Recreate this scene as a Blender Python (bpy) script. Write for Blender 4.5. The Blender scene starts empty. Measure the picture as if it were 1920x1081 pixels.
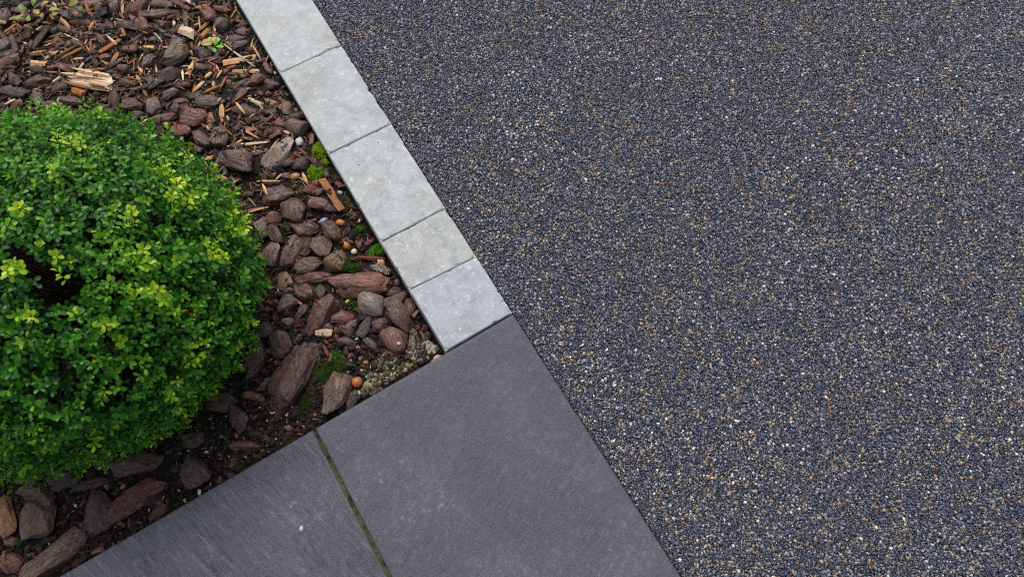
import bpy, bmesh, math, random
import numpy as np
from mathutils import Matrix, Vector

SC = bpy.context.scene
COL = SC.collection
rng = np.random.default_rng(7)
random.seed(7)
DENOISE = False

# ------------------------------------------------------------------ camera
PW, PH = 1920, 1081
PITCH, ROLL, FPX, CAMH = math.radians(19.767), math.radians(3.069), 1318.8, 1.4
_F = Vector((0, math.sin(PITCH), -math.cos(PITCH)))
_U = Vector((0, math.cos(PITCH), math.sin(PITCH)))
_R = Vector((1, 0, 0))
_c, _s = math.cos(ROLL), math.sin(ROLL)
CX, CY = _c * _R + _s * _U, -_s * _R + _c * _U
cam_d = bpy.data.cameras.new('camera')
cam = bpy.data.objects.new('camera', cam_d)
COL.objects.link(cam)
M = Matrix((CX, CY, -_F)).transposed().to_4x4()
M.translation = (0, 0, CAMH)
cam.matrix_world = M
cam_d.sensor_width = 36
cam_d.lens = FPX / PW * 36
cam_d.clip_start, cam_d.clip_end = 0.05, 200
cam_d.dof.use_dof = True
cam_d.dof.focus_distance = 1.5
cam_d.dof.aperture_fstop = 6.3
SC.camera = cam

# ------------------------------------------------------------------ light: bright overcast
SUN_EL, SUN_AZ = math.radians(52), math.radians(-20)      # azimuth from +Y (top of the picture), clockwise
world = bpy.data.worlds.new('World')
SC.world = world
world.use_nodes = True
wn = world.node_tree
wn.nodes.clear()
sky = wn.nodes.new('ShaderNodeTexSky')
sky.sky_type = 'NISHITA'
sky.sun_disc = False
sky.sun_elevation = SUN_EL
sky.sun_rotation = SUN_AZ
sky.dust_density = 3.0
hsv = wn.nodes.new('ShaderNodeHueSaturation')
hsv.inputs['Saturation'].default_value = 0.62             # cloud cover greys the blue
bg = wn.nodes.new('ShaderNodeBackground')
bg.inputs['Strength'].default_value = 0.105
wo = wn.nodes.new('ShaderNodeOutputWorld')
wn.links.new(sky.outputs[0], hsv.inputs['Color'])
wn.links.new(hsv.outputs[0], bg.inputs[0])
wn.links.new(bg.outputs[0], wo.inputs[0])
sun_d = bpy.data.lights.new('sun', 'SUN')
sun_d.energy = 1.5
sun_d.angle = math.radians(38)
sun_d.color = (1.0, 0.975, 0.945)
sun = bpy.data.objects.new('sun', sun_d)
COL.objects.link(sun)
_sd = Vector((math.sin(SUN_AZ) * math.cos(SUN_EL), math.cos(SUN_AZ) * math.cos(SUN_EL), math.sin(SUN_EL)))
sun.rotation_euler = _sd.to_track_quat('Z', 'Y').to_euler()
SC.view_settings.view_transform = 'Standard'
SC.view_settings.look = 'None'
SC.view_settings.exposure = 0.46
SC.cycles.filter_width = 1.1
SC.cycles.use_denoising = DENOISE
SC.view_settings.gamma = 1.0
SC.view_settings.use_curve_mapping = False

# ------------------------------------------------------------------ helpers
def at(px, py, z=0.0):
    """the ground point that the photograph shows at pixel (px, py), on the level z"""
    x, y = (px - PW / 2) / FPX, -(py - PH / 2) / FPX
    x, y = _c * x - _s * y, _s * x + _c * y
    d = Vector((x, y * math.cos(PITCH) + math.sin(PITCH), y * math.sin(PITCH) - math.cos(PITCH)))
    t = (z - CAMH) / d.z
    return Vector((d.x * t, d.y * t, z))

def at_many(P, z=0.0):
    x, y = (P[:, 0] - PW / 2) / FPX, -(P[:, 1] - PH / 2) / FPX
    x, y = _c * x - _s * y, _s * x + _c * y
    dy, dz = y * math.cos(PITCH) + math.sin(PITCH), y * math.sin(PITCH) - math.cos(PITCH)
    t = (z - CAMH) / dz
    return np.stack([x * t, dy * t], 1)

def lin(c):
    """sRGB 0..255 to linear"""
    out = []
    for v in c[:3]:
        v /= 255.0
        out.append(v / 12.92 if v <= .04045 else ((v + .055) / 1.055) ** 2.4)
    return tuple(out) + (1.0,)

def h3(ix, iy, iz, seed):
    n = (ix.astype(np.int64) * 374761393 + iy.astype(np.int64) * 668265263 + iz.astype(np.int64) * 2147483647 + seed * 1274126177) & 0xffffffff
    n = ((n ^ (n >> 13)) * 1274126177) & 0xffffffff
    n = ((n ^ (n >> 16)) * 2246822519) & 0xffffffff
    return ((n ^ (n >> 15)) & 0xffffff) / float(0xffffff)

def vnoise(P, seed=0):
    """value noise, -1..1, P is (n,3)"""
    i = np.floor(P).astype(np.int64)
    f = P - i
    f = f * f * (3 - 2 * f)
    r = 0
    for dx in (0, 1):
        for dy in (0, 1):
            for dz in (0, 1):
                w = (f[:, 0] if dx else 1 - f[:, 0]) * (f[:, 1] if dy else 1 - f[:, 1]) * (f[:, 2] if dz else 1 - f[:, 2])
                r = r + w * h3(i[:, 0] + dx, i[:, 1] + dy, i[:, 2] + dz, seed)
    return r * 2 - 1

def fbm(P, seed=0, octs=3):
    r, a = 0, 1.0
    for k in range(octs):
        r = r + a * vnoise(P * (2 ** k), seed + k * 17)
        a *= .5
    return r

def inside(P, poly):
    x, y = P[:, 0], P[:, 1]
    r = np.zeros(len(P), bool)
    n = len(poly)
    for k in range(n):
        x0, y0 = poly[k]
        x1, y1 = poly[(k + 1) % n]
        if y0 == y1:
            continue
        c = ((y0 > y) != (y1 > y)) & (x < (x1 - x0) * (y - y0) / (y1 - y0) + x0)
        r ^= c
    return r

def mesh_np(name, V, F, mat=None, smooth=True, col=None):
    """V (n,3); F (m,3) or (m,4); col (n,3) vertex colours"""
    me = bpy.data.meshes.new(name)
    V = np.asarray(V, np.float32)
    F = np.asarray(F, np.int32)
    k = F.shape[1]
    me.vertices.add(len(V))
    me.vertices.foreach_set('co', V.ravel())
    me.loops.add(F.size)
    me.loops.foreach_set('vertex_index', F.ravel())
    me.polygons.add(len(F))
    me.polygons.foreach_set('loop_start', np.arange(0, F.size, k, dtype=np.int32))
    me.polygons.foreach_set('loop_total', np.full(len(F), k, np.int32))
    me.polygons.foreach_set('use_smooth', np.full(len(F), bool(smooth)))
    me.update(calc_edges=True)
    if col is not None:
        a = me.attributes.new('col', 'FLOAT_COLOR', 'POINT')
        c4 = np.ones((len(V), 4), np.float32)
        c4[:, :3] = col
        a.data.foreach_set('color', c4.ravel())
    if mat:
        me.materials.append(mat)
    return me

def obj(name, me, parent=None, loc=None, rot=None, **props):
    o = bpy.data.objects.new(name, me)
    COL.objects.link(o)
    if parent:
        o.parent = parent
    if loc is not None:
        o.location = loc
    if rot is not None:
        o.rotation_euler = rot
    for k, v in props.items():
        if v:
            o[k] = v
    return o

def empty(name, loc, **props):
    o = bpy.data.objects.new(name, None)
    COL.objects.link(o)
    o.location = loc
    o.empty_display_size = .05
    for k, v in props.items():
        if v:
            o[k] = v
    return o

def ico(sub):
    bm = bmesh.new()
    bmesh.ops.create_icosphere(bm, subdivisions=sub, radius=1)
    V = np.array([v.co[:] for v in bm.verts])
    F = np.array([[v.index for v in f.verts] for f in bm.faces])
    bm.free()
    return V, F
ICO = {s: ico(s) for s in (1, 2, 3, 4)}

# ------------------------------------------------------------------ materials
class NB:
    """small node builder"""
    def __init__(s, name):
        s.m = bpy.data.materials.new(name)
        s.m.use_nodes = True
        s.t = s.m.node_tree
        s.t.nodes.clear()
        s.out = s.n('ShaderNodeOutputMaterial')
        s.b = s.n('ShaderNodeBsdfPrincipled')
        s.l(s.b.outputs[0], s.out.inputs[0])
    def n(s, t, **kw):
        x = s.t.nodes.new(t)
        for k, v in kw.items():
            setattr(x, k, v)
        return x
    def l(s, a, b):
        s.t.links.new(a, b)
    def val(s, sock, v):
        if hasattr(v, 'is_output'):
            s.l(v, sock)
        else:
            sock.default_value = v
    def obj_co(s, scale=(1, 1, 1), which='Object'):
        tc = s.n('ShaderNodeTexCoord')
        mp = s.n('ShaderNodeMapping')
        mp.inputs['Scale'].default_value = scale
        s.l(tc.outputs[which], mp.inputs[0])
        return mp.outputs[0]
    def world_co(s, scale=(1, 1, 1), rotz=0):
        g = s.n('ShaderNodeNewGeometry')
        m0 = s.n('ShaderNodeMapping')
        m0.inputs['Rotation'].default_value = (0, 0, rotz)
        mp = s.n('ShaderNodeMapping')
        mp.inputs['Scale'].default_value = scale
        s.l(g.outputs['Position'], m0.inputs[0])
        s.l(m0.outputs[0], mp.inputs[0])
        return mp.outputs[0]
    def shift(s, co):
        """offset the coordinates by the object's own random number"""
        oi = s.n('ShaderNodeObjectInfo')
        m = s.n('ShaderNodeMath', operation='MULTIPLY')
        s.l(oi.outputs['Random'], m.inputs[0])
        m.inputs[1].default_value = 37.0
        v = s.n('ShaderNodeVectorMath', operation='ADD')
        s.l(co, v.inputs[0])
        s.l(m.outputs[0], v.inputs[1])
        return v.outputs[0]
    def noise(s, co, scale, detail=4, rough=.55, dist=0):
        x = s.n('ShaderNodeTexNoise')
        s.l(co, x.inputs['Vector'])
        x.inputs['Scale'].default_value = scale
        x.inputs['Detail'].default_value = detail
        x.inputs['Roughness'].default_value = rough
        x.inputs['Distortion'].default_value = dist
        return x.outputs['Fac']
    def voro(s, co, scale, feature='F1', out='Distance', rand=1):
        x = s.n('ShaderNodeTexVoronoi', feature=feature)
        s.l(co, x.inputs['Vector'])
        x.inputs['Scale'].default_value = scale
        x.inputs['Randomness'].default_value = rand
        return x.outputs[out]
    def ramp(s, fac, stops, interp='LINEAR'):
        r = s.n('ShaderNodeValToRGB')
        r.color_ramp.interpolation = interp
        e = r.color_ramp.elements
        while len(e) < len(stops):
            e.new(.5)
        for q, (p, c) in zip(e, stops):
            q.position = p
            q.color = c if isinstance(c, tuple) else (c, c, c, 1)
        s.l(fac, r.inputs[0])
        return r.outputs[0]
    def mix(s, fac, a, b, mode='MIX'):
        m = s.n('ShaderNodeMix', data_type='RGBA', blend_type=mode)
        s.val(m.inputs[0], fac)
        s.val(m.inputs[6], a)
        s.val(m.inputs[7], b)
        return m.outputs[2]
    def bump(s, h, strength=.5, dist=.002, prev=None):
        b = s.n('ShaderNodeBump')
        b.inputs['Strength'].default_value = strength
        b.inputs['Distance'].default_value = dist
        s.l(h, b.inputs['Height'])
        if prev:
            s.l(prev, b.inputs['Normal'])
        return b.outputs[0]
    def done(s, base=None, rough=None, normal=None, spec=None):
        if base is not None:
            s.val(s.b.inputs['Base Color'], base)
        if rough is not None:
            s.val(s.b.inputs['Roughness'], rough)
        if normal is not None:
            s.l(normal, s.b.inputs['Normal'])
        if spec is not None:
            s.b.inputs['Specular IOR Level'].default_value = spec
        return s.m

def m_bark(name, lichen=False):
    b = NB(name)
    oi = b.n('ShaderNodeObjectInfo')
    base = oi.outputs['Color']
    co = b.shift(b.obj_co((1, 3.0, 3.0)))
    iso = b.shift(b.obj_co())
    n1 = b.noise(co, 48, 7, .68, .9)
    n2 = b.noise(iso, 42, 4, .6)
    n3 = b.noise(iso, 260, 4, .7)
    c = b.mix(b.ramp(n1, [(.34, 0.0), (.64, 1.0)]), b.mix(1, base, lin((172, 160, 154)), 'MULTIPLY'), b.mix(.2, base, lin((186, 160, 146))))
    c = b.mix(b.ramp(n2, [(.5, 0.0), (.62, .5)]), c, b.mix(.55, base, lin((132, 72, 54))))
    c = b.mix(b.ramp(b.noise(iso, 30, 4, .6), [(.55, 0.0), (.68, .36)]), c, lin((128, 118, 112)))
    crk = b.noise(co, 26, 5, .7, 1.5)
    line = b.ramp(crk, [(.48, 0.0), (.497, .6), (.503, .6), (.52, 0.0)])
    c = b.mix(line, c, lin((30, 22, 20)))
    c = b.mix(b.ramp(n3, [(.28, .4), (.42, 0.0)]), c, lin((40, 30, 27)))
    if lichen:
        sp = b.ramp(b.voro(iso, 330), [(.25, 1.0), (.45, 0.0)])
        sp = b.mix(1, sp, b.ramp(n2, [(.34, 0.0), (.5, 1.0)]), 'MULTIPLY')
        c = b.mix(sp, c, lin((196, 190, 172)))
    h = b.mix(.25, n1, n3)
    h = b.mix(1, h, b.ramp(line, [(0.0, 1.0), (1.0, .45)]), 'MULTIPLY')
    return b.done(c, b.ramp(n2, [(.35, .24), (.6, .62)]), b.bump(h, .8, .0032), .42)

def m_wood(name):
    b = NB(name)
    oi = b.n('ShaderNodeObjectInfo')
    co = b.shift(b.obj_co((.7, 7, 7)))
    n1 = b.noise(co, 60, 5, .6, .3)
    n2 = b.noise(b.shift(b.obj_co()), 40, 3)
    c = b.mix(b.ramp(n1, [(.3, 0.0), (.68, 1.0)]), b.mix(1, oi.outputs['Color'], lin((205, 182, 160)), 'MULTIPLY'), oi.outputs['Color'])
    c = b.mix(b.ramp(n2, [(.45, 0.0), (.72, .55)]), c, b.mix(1, oi.outputs['Color'], lin((195, 150, 115)), 'MULTIPLY'))
    return b.done(c, .62, b.bump(n1, .6, .0015), .3)

def m_pebble(name):
    b = NB(name)
    oi = b.n('ShaderNodeObjectInfo')
    iso = b.shift(b.obj_co())
    n = b.noise(iso, 90, 4)
    c = b.mix(b.ramp(n, [(.35, .0), (.7, .6)]), oi.outputs['Color'], b.mix(1, oi.outputs['Color'], lin((190, 170, 150)), 'MULTIPLY'))
    return b.done(c, .42, b.bump(b.noise(iso, 260, 3), .25, .001), .5)

def m_attr(name, rough=.6, spec=.35, bumpy=300, inst=False, bs=.35):
    b = NB(name)
    a = b.n('ShaderNodeAttribute', attribute_name='col')
    if inst:
        a.attribute_type = 'INSTANCER'
    c = a.outputs['Color']
    nrm = None
    if bumpy:
        n = b.noise(b.world_co(), bumpy, 3, .6)
        c = b.mix(b.ramp(n, [(.35, .45), (.6, 0.0)]), c, b.mix(1, c, lin((130, 120, 112)), 'MULTIPLY'))
        nrm = b.bump(n, bs, .001)
    return b.done(c, rough, nrm, spec)

def m_leaf(name, from_object):
    b = NB(name)
    if from_object:
        c = b.n('ShaderNodeObjectInfo').outputs['Color']
    else:
        c = b.n('ShaderNodeAttribute', attribute_name='col').outputs['Color']
    b.done(c, .40, None, .36)
    tr = b.n('ShaderNodeBsdfTranslucent')
    b.l(b.mix(1, c, (1.3, 1.5, .5, 1), 'MULTIPLY'), tr.inputs[0])
    ms = b.n('ShaderNodeMixShader')
    ms.inputs[0].default_value = .22
    b.l(b.b.outputs[0], ms.inputs[1])
    b.l(tr.outputs[0], ms.inputs[2])
    b.l(ms.outputs[0], b.out.inputs[0])
    return b.m

def m_concrete(name):
    b = NB(name)
    oi = b.n('ShaderNodeObjectInfo')
    w = b.shift(b.world_co())
    n1 = b.noise(w, 22, 7, .68, .6)
    n2 = b.noise(w, 75, 5, .65)
    n3 = b.noise(w, 420, 3, .7)
    base = oi.outputs['Color']
    c = b.mix(b.ramp(n1, [(.36, .75), (.56, 0.0)]), base, b.mix(1, base, lin((222, 223, 222)), 'MULTIPLY'))
    c = b.mix(b.ramp(b.noise(w, 9, 4, .55), [(.56, 0.0), (.72, .45)]), c, b.mix(1, base, lin((228, 214, 196)), 'MULTIPLY'))
    c = b.mix(b.ramp(n2, [(.55, 0.0), (.7, .7)]), c, lin((218, 219, 217)))
    c = b.mix(b.ramp(n3, [(.32, .42), (.5, 0.0)]), c, lin((112, 114, 118)))
    c = b.mix(b.ramp(b.noise(w, 24, 6, .75, 1.2), [(.3, .5), (.42, 0.0)]), c, lin((140, 142, 144)))
    sp = b.ramp(b.voro(w, 70), [(.1, .7), (.17, 0.0)])
    sp = b.mix(1, sp, b.ramp(b.noise(w, 30, 2), [(.5, 0.0), (.6, 1.0)]), 'MULTIPLY')
    c = b.mix(sp, c, lin((230, 230, 226)))
    pit = b.ramp(b.voro(w, 28), [(.045, 1.0), (.075, 0.0)])
    pit = b.mix(1, pit, b.ramp(b.noise(w, 17, 2), [(.54, 0.0), (.6, .9)]), 'MULTIPLY')
    c = b.mix(pit, c, lin((70, 70, 66)))
    nb = b.bump(n3, .35, .0012, b.bump(n2, .35, .002))
    return b.done(c, .78, nb, .25)

def m_slate(name, ang, streak):
    b = NB(name)
    oi = b.n('ShaderNodeObjectInfo')
    w = b.world_co()
    ws = b.world_co((1, 8, 1), ang)
    fine = b.noise(w, 340, 5, .8)
    med = b.noise(w, 62, 7, .76, .5)
    st = b.noise(ws, 17, 7, .72, .7)
    big = b.noise(w, 6, 4, .55)
    base = oi.outputs['Color']
    c = b.mix(b.ramp(fine, [(.33, 0.0), (.66, 1.0)]), b.mix(1, base, lin((176, 176, 182)), 'MULTIPLY'), b.mix(.2, base, lin((176, 176, 184))))
    c = b.mix(b.ramp(med, [(.52, 0.0), (.70, .34)]), c, lin((132, 131, 143)))
    c = b.mix(b.ramp(med, [(.32, .42), (.47, 0.0)]), c, lin((48, 47, 56)))
    c = b.mix(b.ramp(st, [(.30, streak), (.47, 0.0)]), c, lin((50, 50, 58)))
    c = b.mix(b.ramp(st, [(.55, 0.0), (.74, streak * .6)]), c, lin((138, 138, 148)))
    c = b.mix(b.ramp(big, [(.42, 0.0), (.7, .2)]), c, lin((122, 121, 130)))
    scuff = b.mix(1, b.ramp(b.noise(w, 75, 7, .85, .1), [(.54, 0.0), (.7, .65)]), b.ramp(b.noise(w, 6.5, 2), [(.5, 0.0), (.64, 1.0)]), 'MULTIPLY')
    c = b.mix(scuff, c, lin((178, 178, 182)))
    fl = b.ramp(b.voro(w, 190), [(.07, .8), (.11, 0.0)])
    fl = b.mix(1, fl, b.ramp(b.noise(w, 90, 2), [(.6, 0.0), (.64, 1.0)]), 'MULTIPLY')
    c = b.mix(fl, c, lin((190, 188, 180)))
    h = b.mix(.5, med, st)
    return b.done(c, b.ramp(med, [(.3, .5), (.7, .66)]), b.bump(fine, .5, .0012, b.bump(h, .8, .0024)), .32)

def stone_stops(k):
    return [(p, lin(tuple(min(255, v * k) for v in c))) for p, c in
            [(.0, (50, 54, 68)), (.16, (64, 68, 83)), (.33, (80, 84, 98)), (.48, (56, 61, 76)), (.59, (100, 101, 110)), (.655, (120, 108, 96)),
             (.735, (72, 77, 94)), (.815, (168, 150, 126)), (.875, (102, 82, 70)), (.905, (162, 126, 90)), (.945, (140, 142, 148)), (.984, (208, 205, 198))]]

def m_binder(name):
    b = NB(name)
    w = b.world_co()
    v = b.n('ShaderNodeTexVoronoi', feature='F1')
    b.l(w, v.inputs['Vector'])
    v.inputs['Scale'].default_value = 215
    sep = b.n('ShaderNodeSeparateColor')
    b.l(v.outputs['Color'], sep.inputs[0])
    c = b.ramp(sep.outputs[0], stone_stops(.8), 'CONSTANT')
    d = v.outputs['Distance']
    c = b.mix(b.ramp(d, [(.36, 0.0), (.62, .9)]), c, lin((26, 27, 33)))
    inv = b.ramp(d, [(0.0, 1.0), (.8, 0.0)])
    return b.done(c, .4, b.bump(inv, .8, .002), .5)

def m_soil(name):
    b = NB(name)
    w = b.world_co()
    n1 = b.noise(w, 60, 6, .7)
    n2 = b.noise(w, 300, 4, .7)
    n3 = b.noise(w, 9, 4, .6)
    c = b.ramp(n1, [(.3, lin((18, 14, 12))), (.55, lin((36, 28, 23))), (.8, lin((56, 44, 35)))])
    c = b.mix(b.ramp(n2, [(.6, 0.0), (.75, .5)]), c, lin((86, 70, 56)))
    c = b.mix(b.ramp(n3, [(.5, 0.0), (.66, .55)]), c, lin((48, 52, 20)))
    return b.done(c, .8, b.bump(n2, .8, .003, b.bump(n1, .8, .006)), .3)

def m_grout(name):
    b = NB(name)
    w = b.world_co()
    n = b.noise(w, 40, 5, .7)
    f = b.noise(w, 400, 4, .7)
    c = b.ramp(n, [(.34, lin((30, 29, 24))), (.52, lin((84, 82, 54))), (.7, lin((118, 114, 82)))])
    c = b.mix(b.ramp(f, [(.3, .7), (.5, 0.0)]), c, lin((48, 46, 36)))
    return b.done(c, .9, b.bump(f, .8, .002), .2)

def m_plain(name, c, rough=.8, bumpscale=None):
    b = NB(name)
    n = b.noise(b.world_co(), bumpscale or 200, 4, .65)
    cc = b.mix(b.ramp(n, [(.3, .0), (.7, 1.0)]), b.mix(1, lin(c), lin((170, 165, 160)), 'MULTIPLY'), lin(c))
    return b.done(cc, rough, b.bump(n, .4, .001), .3)

BARK, SPECK = m_bark('bark'), m_bark('lichen_bark', True)
WOOD, PEBBLE = m_wood('split_wood'), m_pebble('pebble')
LITTER = m_attr('bark_litter', .6, .35, 260)
CRUMB = m_attr('soil_crumb', .75, .3, 0)
AGG = m_attr('resin_aggregate', .34, .5, 0, True)
LEAF_O, LEAF_A = m_leaf('leaf', True), m_leaf('foliage', False)
CONC, GROUT, SOIL = m_concrete('tumbled_concrete'), m_grout('mossy_grout'), m_soil('soil')
BINDER = m_binder('resin_bound_stone')
TWIG = m_plain('shrub_bark', (86, 66, 54), .8, 300)
MOSS = m_attr('moss', .8, .25, 0)

# ------------------------------------------------------------------ layout taken from the photograph
J_IN = [(447, -10), (530, 135), (618, 288), (717, 452), (768, 543), (830, 657)]      # block joints along the bed
J_OUT = [(560, -46), (637, 85), (733, 232), (834, 390), (893, 481), (962, 587)]      # block joints along the drive
A = at(962, 588)
B = at(830, 658)
TH = math.radians(-55.667)
UA = Vector((math.cos(TH), math.sin(TH), 0))     # along the edging, towards the viewer
UB = Vector((UA.y, -UA.x, 0))                    # across the edging, into the bed
def loc2(p):
    """edging coordinates of a point: along, across"""
    q = Vector((p[0], p[1], 0)) - A
    return q.dot(UA), q.dot(UB)
KW = (loc2(at(768, 543))[1] + loc2(at(618, 288))[1] + loc2(at(440, 0))[1]) / 3     # edging width
print('edging width', round(KW, 3))
SL_END = loc2(at(112, 1078))
SB = UB.copy()                                   # the slab's far edge runs on along UB

# ------------------------------------------------------------------ ground and soil
me = mesh_np('ground', [(-9, -9, -.13), (9, -9, -.13), (9, 9, -.13), (-9, 9, -.13)], [(0, 1, 2, 3)], m_plain('subsoil', (58, 48, 40), .9, 30))
obj('ground', me, kind='structure')

def wpt(a, b, z=0):
    return A + UA * a + UB * b + Vector((0, 0, z))

# the drive: everything on the far side of the edging and the slabs (b < 0)
dv = [wpt(-6, -.0015, -.009), wpt(5, -.0015, -.009), wpt(5, -7, -.009), wpt(-6, -7, -.009)]
me = mesh_np('driveway', [v[:] for v in dv], [(0, 1, 2, 3)], BINDER)
obj('driveway', me, kind='structure')

def soil_h(P):
    P3 = np.column_stack([P, np.zeros(len(P))])
    q = P - np.array(A[:2])
    a = q @ np.array(UA[:2])
    b = q @ np.array(UB[:2])
    z = -.040 + .007 * fbm(P3 * 7, 3) + .0035 * fbm(P3 * 32, 9, 2)
    z = z + .012 * np.clip((-a - .35) / .4, 0, 1)
    z = z - .014 * np.exp(-((b - KW) / .009) ** 2)
    return z

GX0, GY0, GX1, GY1, GS = -1.75, -.45, .12, 1.62, .0028
gx = np.arange(GX0, GX1, GS)
gy = np.arange(GY0, GY1, GS)
HX, HY = np.meshgrid(gx, gy)
HM = soil_h(np.column_stack([HX.ravel(), HY.ravel()])).reshape(HX.shape)     # height of the bed as things pile up
st = 3
sx, sy = gx[::st], gy[::st]
SXX, SYY = np.meshgrid(sx, sy)
SZ = HM[::st, ::st]
q = np.stack([SXX - A.x, SYY - A.y], -1)
bb = q @ np.array(UB[:2])
aa = q @ np.array(UA[:2])
V = np.column_stack([SXX.ravel(), SYY.ravel(), SZ.ravel()])
nx, ny = len(sx), len(sy)
idx = np.arange(nx * ny).reshape(ny, nx)
F = np.column_stack([idx[:-1, :-1].ravel(), idx[:-1, 1:].ravel(), idx[1:, 1:].ravel(), idx[1:, :-1].ravel()])
ok = ((bb > KW - .03) & (aa < .03)).ravel()
F = F[ok[F].all(1)]
used = np.unique(F)
re = -np.ones(len(V), int)
re[used] = np.arange(len(used))
obj('soil', mesh_np('soil', V[used], re[F], SOIL), kind='structure')
print('soil quads', len(F))

# ------------------------------------------------------------------ edging blocks and slabs
def slab_mesh(name, quad, mat, nu, nv, r, jitter, chip, depth, seed, relief, out_chip=0):
    """a paving unit whose top follows the four corners quad (a0b0, a1b0, a1b1, a0b1); worn rounded arris, chips along the rim"""
    u = np.linspace(0, 1, nu)
    v = np.linspace(0, 1, nv)
    e = np.array([0, .004, .010, .02])
    u = np.unique(np.concatenate([e, 1 - e, u]))
    v = np.unique(np.concatenate([e, 1 - e, v]))
    Ug, Vg = np.meshgrid(u, v)
    Q = [np.array(p[:2]) for p in quad]
    P = ((1 - Ug)[..., None] * (1 - Vg)[..., None] * Q[0] + Ug[..., None] * (1 - Vg)[..., None] * Q[1] + Ug[..., None] * Vg[..., None] * Q[2] + (1 - Ug)[..., None] * Vg[..., None] * Q[3])
    Lu = np.linalg.norm(Q[1] - Q[0])
    Lv = np.linalg.norm(Q[3] - Q[0])
    du = np.minimum(Ug, 1 - Ug) * Lu
    dv_ = np.minimum(Vg, 1 - Vg) * Lv
    R = .012
    # rounded corners
    cx = np.clip(R - du, 0, None)
    cy = np.clip(R - dv_, 0, None)
    d = np.where((cx > 0) & (cy > 0), R - np.hypot(cx, cy), np.minimum(du, dv_))
    P3 = np.column_stack([P.reshape(-1, 2), np.full(P.size // 2, seed * 3.1)])
    n = fbm(P3 * 45, seed, 3).reshape(Ug.shape)
    n2 = fbm(P3 * 130, seed + 5, 2).reshape(Ug.shape)
    chip = chip * (1 + out_chip * (Vg < .5))
    d = d + jitter * (n * .7 + n2 * .5) - chip * np.clip(n - .4, 0, 1) * 3
    z = -np.where(d < r, r * (1 - np.sqrt(np.clip(1 - ((r - np.clip(d, -r, r)) / r) ** 2, 0, 1))), 0)
    z = z + relief * fbm(P3 * 60, seed + 9, 3).reshape(Ug.shape) * np.clip(d / .01, 0, 1)
    rim = (du < 1e-9) | (dv_ < 1e-9)
    # pull the rim in by the wear so that the outline itself is uneven
    C = sum(Q) / 4
    pull = np.clip(jitter * (n + n2) + chip * np.clip(n - .35, 0, 1), 0, None) * np.exp(-np.minimum(du, dv_) / .004)
    dirn = C - P
    dirn /= np.linalg.norm(dirn, axis=-1, keepdims=True)
    P = P + dirn * pull[..., None]
    V = np.column_stack([P.reshape(-1, 2), z.ravel()])
    ny_, nx_ = Ug.shape
    idx = np.arange(nx_ * ny_).reshape(ny_, nx_)
    F = [np.column_stack([idx[:-1, :-1].ravel(), idx[:-1, 1:].ravel(), idx[1:, 1:].ravel(), idx[1:, :-1].ravel()])]
    loop = np.concatenate([idx[0, :], idx[1:, -1], idx[-1, -2::-1], idx[-2:0:-1, 0]])
    S = V[loop].copy()
    S[:, 2] = -depth
    b0 = len(V)
    V = np.vstack([V, S])
    k = np.arange(len(loop))
    k2 = (k + 1) % len(loop)
    F.append(np.column_stack([loop[k], b0 + k, b0 + k2, loop[k2]]))
    F = np.vstack(F)
    # make sure the top faces up
    a, b_, c_ = V[F[0][0]], V[F[0][1]], V[F[0][2]]
    if np.cross(b_ - a, c_ - a)[2] < 0:
        F = F[:, ::-1]
    return mesh_np(name, V, F, mat)

edging = empty('block_edging', A + Vector((0, 0, -.06)), label='row of pale grey tumbled blocks edging the bark bed beside the dark drive', category='edging')
b_cols = [(192, 195, 193), (188, 191, 189), (188, 192, 191), (186, 188, 184), (178, 183, 188)]
b_lab = [None, None, None, 'shorter faintly buff block', 'bluish grey end block with worn corner']
gap = .0008
J = []
for i in range(6):
    pi, po = at(*J_IN[i]), at(*J_OUT[i])
    ai, ao = loc2(pi)[0], loc2(po)[0]
    J.append((ao, ai))
L0 = J[1][0] - J[0][0]
J = [(J[0][0] - 2 * L0, J[0][1] - 2 * L0), (J[0][0] - L0, J[0][1] - L0)] + J
b_cols = [(184, 187, 186), (186, 188, 188)] + b_cols
b_lab = [None, None] + b_lab
J[-1] = (-.0025, -.0025)
for i in range(7):
    o0, i0 = J[i]
    o1, i1 = J[i + 1]
    quad = [wpt(o0 + gap, .0005), wpt(o1 - gap, .0005), wpt(i1 - gap, KW), wpt(i0 + gap, KW)]
    me = slab_mesh('block', quad, CONC, 90, 64, .0026, .0007, .0012, .075, 11 + i, .0004, 1.6 if i < 6 else 3.)
    o = obj('block', me, edging, loc=-edging.location)
    o.location = -edging.location + Vector((0, 0, [0, .0005, 0, .001, .0004, .0, .0012][i]))
    o.color = lin(b_cols[i])
    if b_lab[i]:
        o['label'] = b_lab[i]
jv = [wpt(J[0][0], .004, -.012), wpt(0, .004, -.012), wpt(0, KW - .004, -.012), wpt(J[0][0], KW - .004, -.012)]
obj('joint_sand', mesh_np('joint_sand', [(v - edging.location)[:] for v in jv], [(0, 1, 2, 3)], m_plain('joint_sand', (58, 54, 48), .9, 400)), edging)

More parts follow.
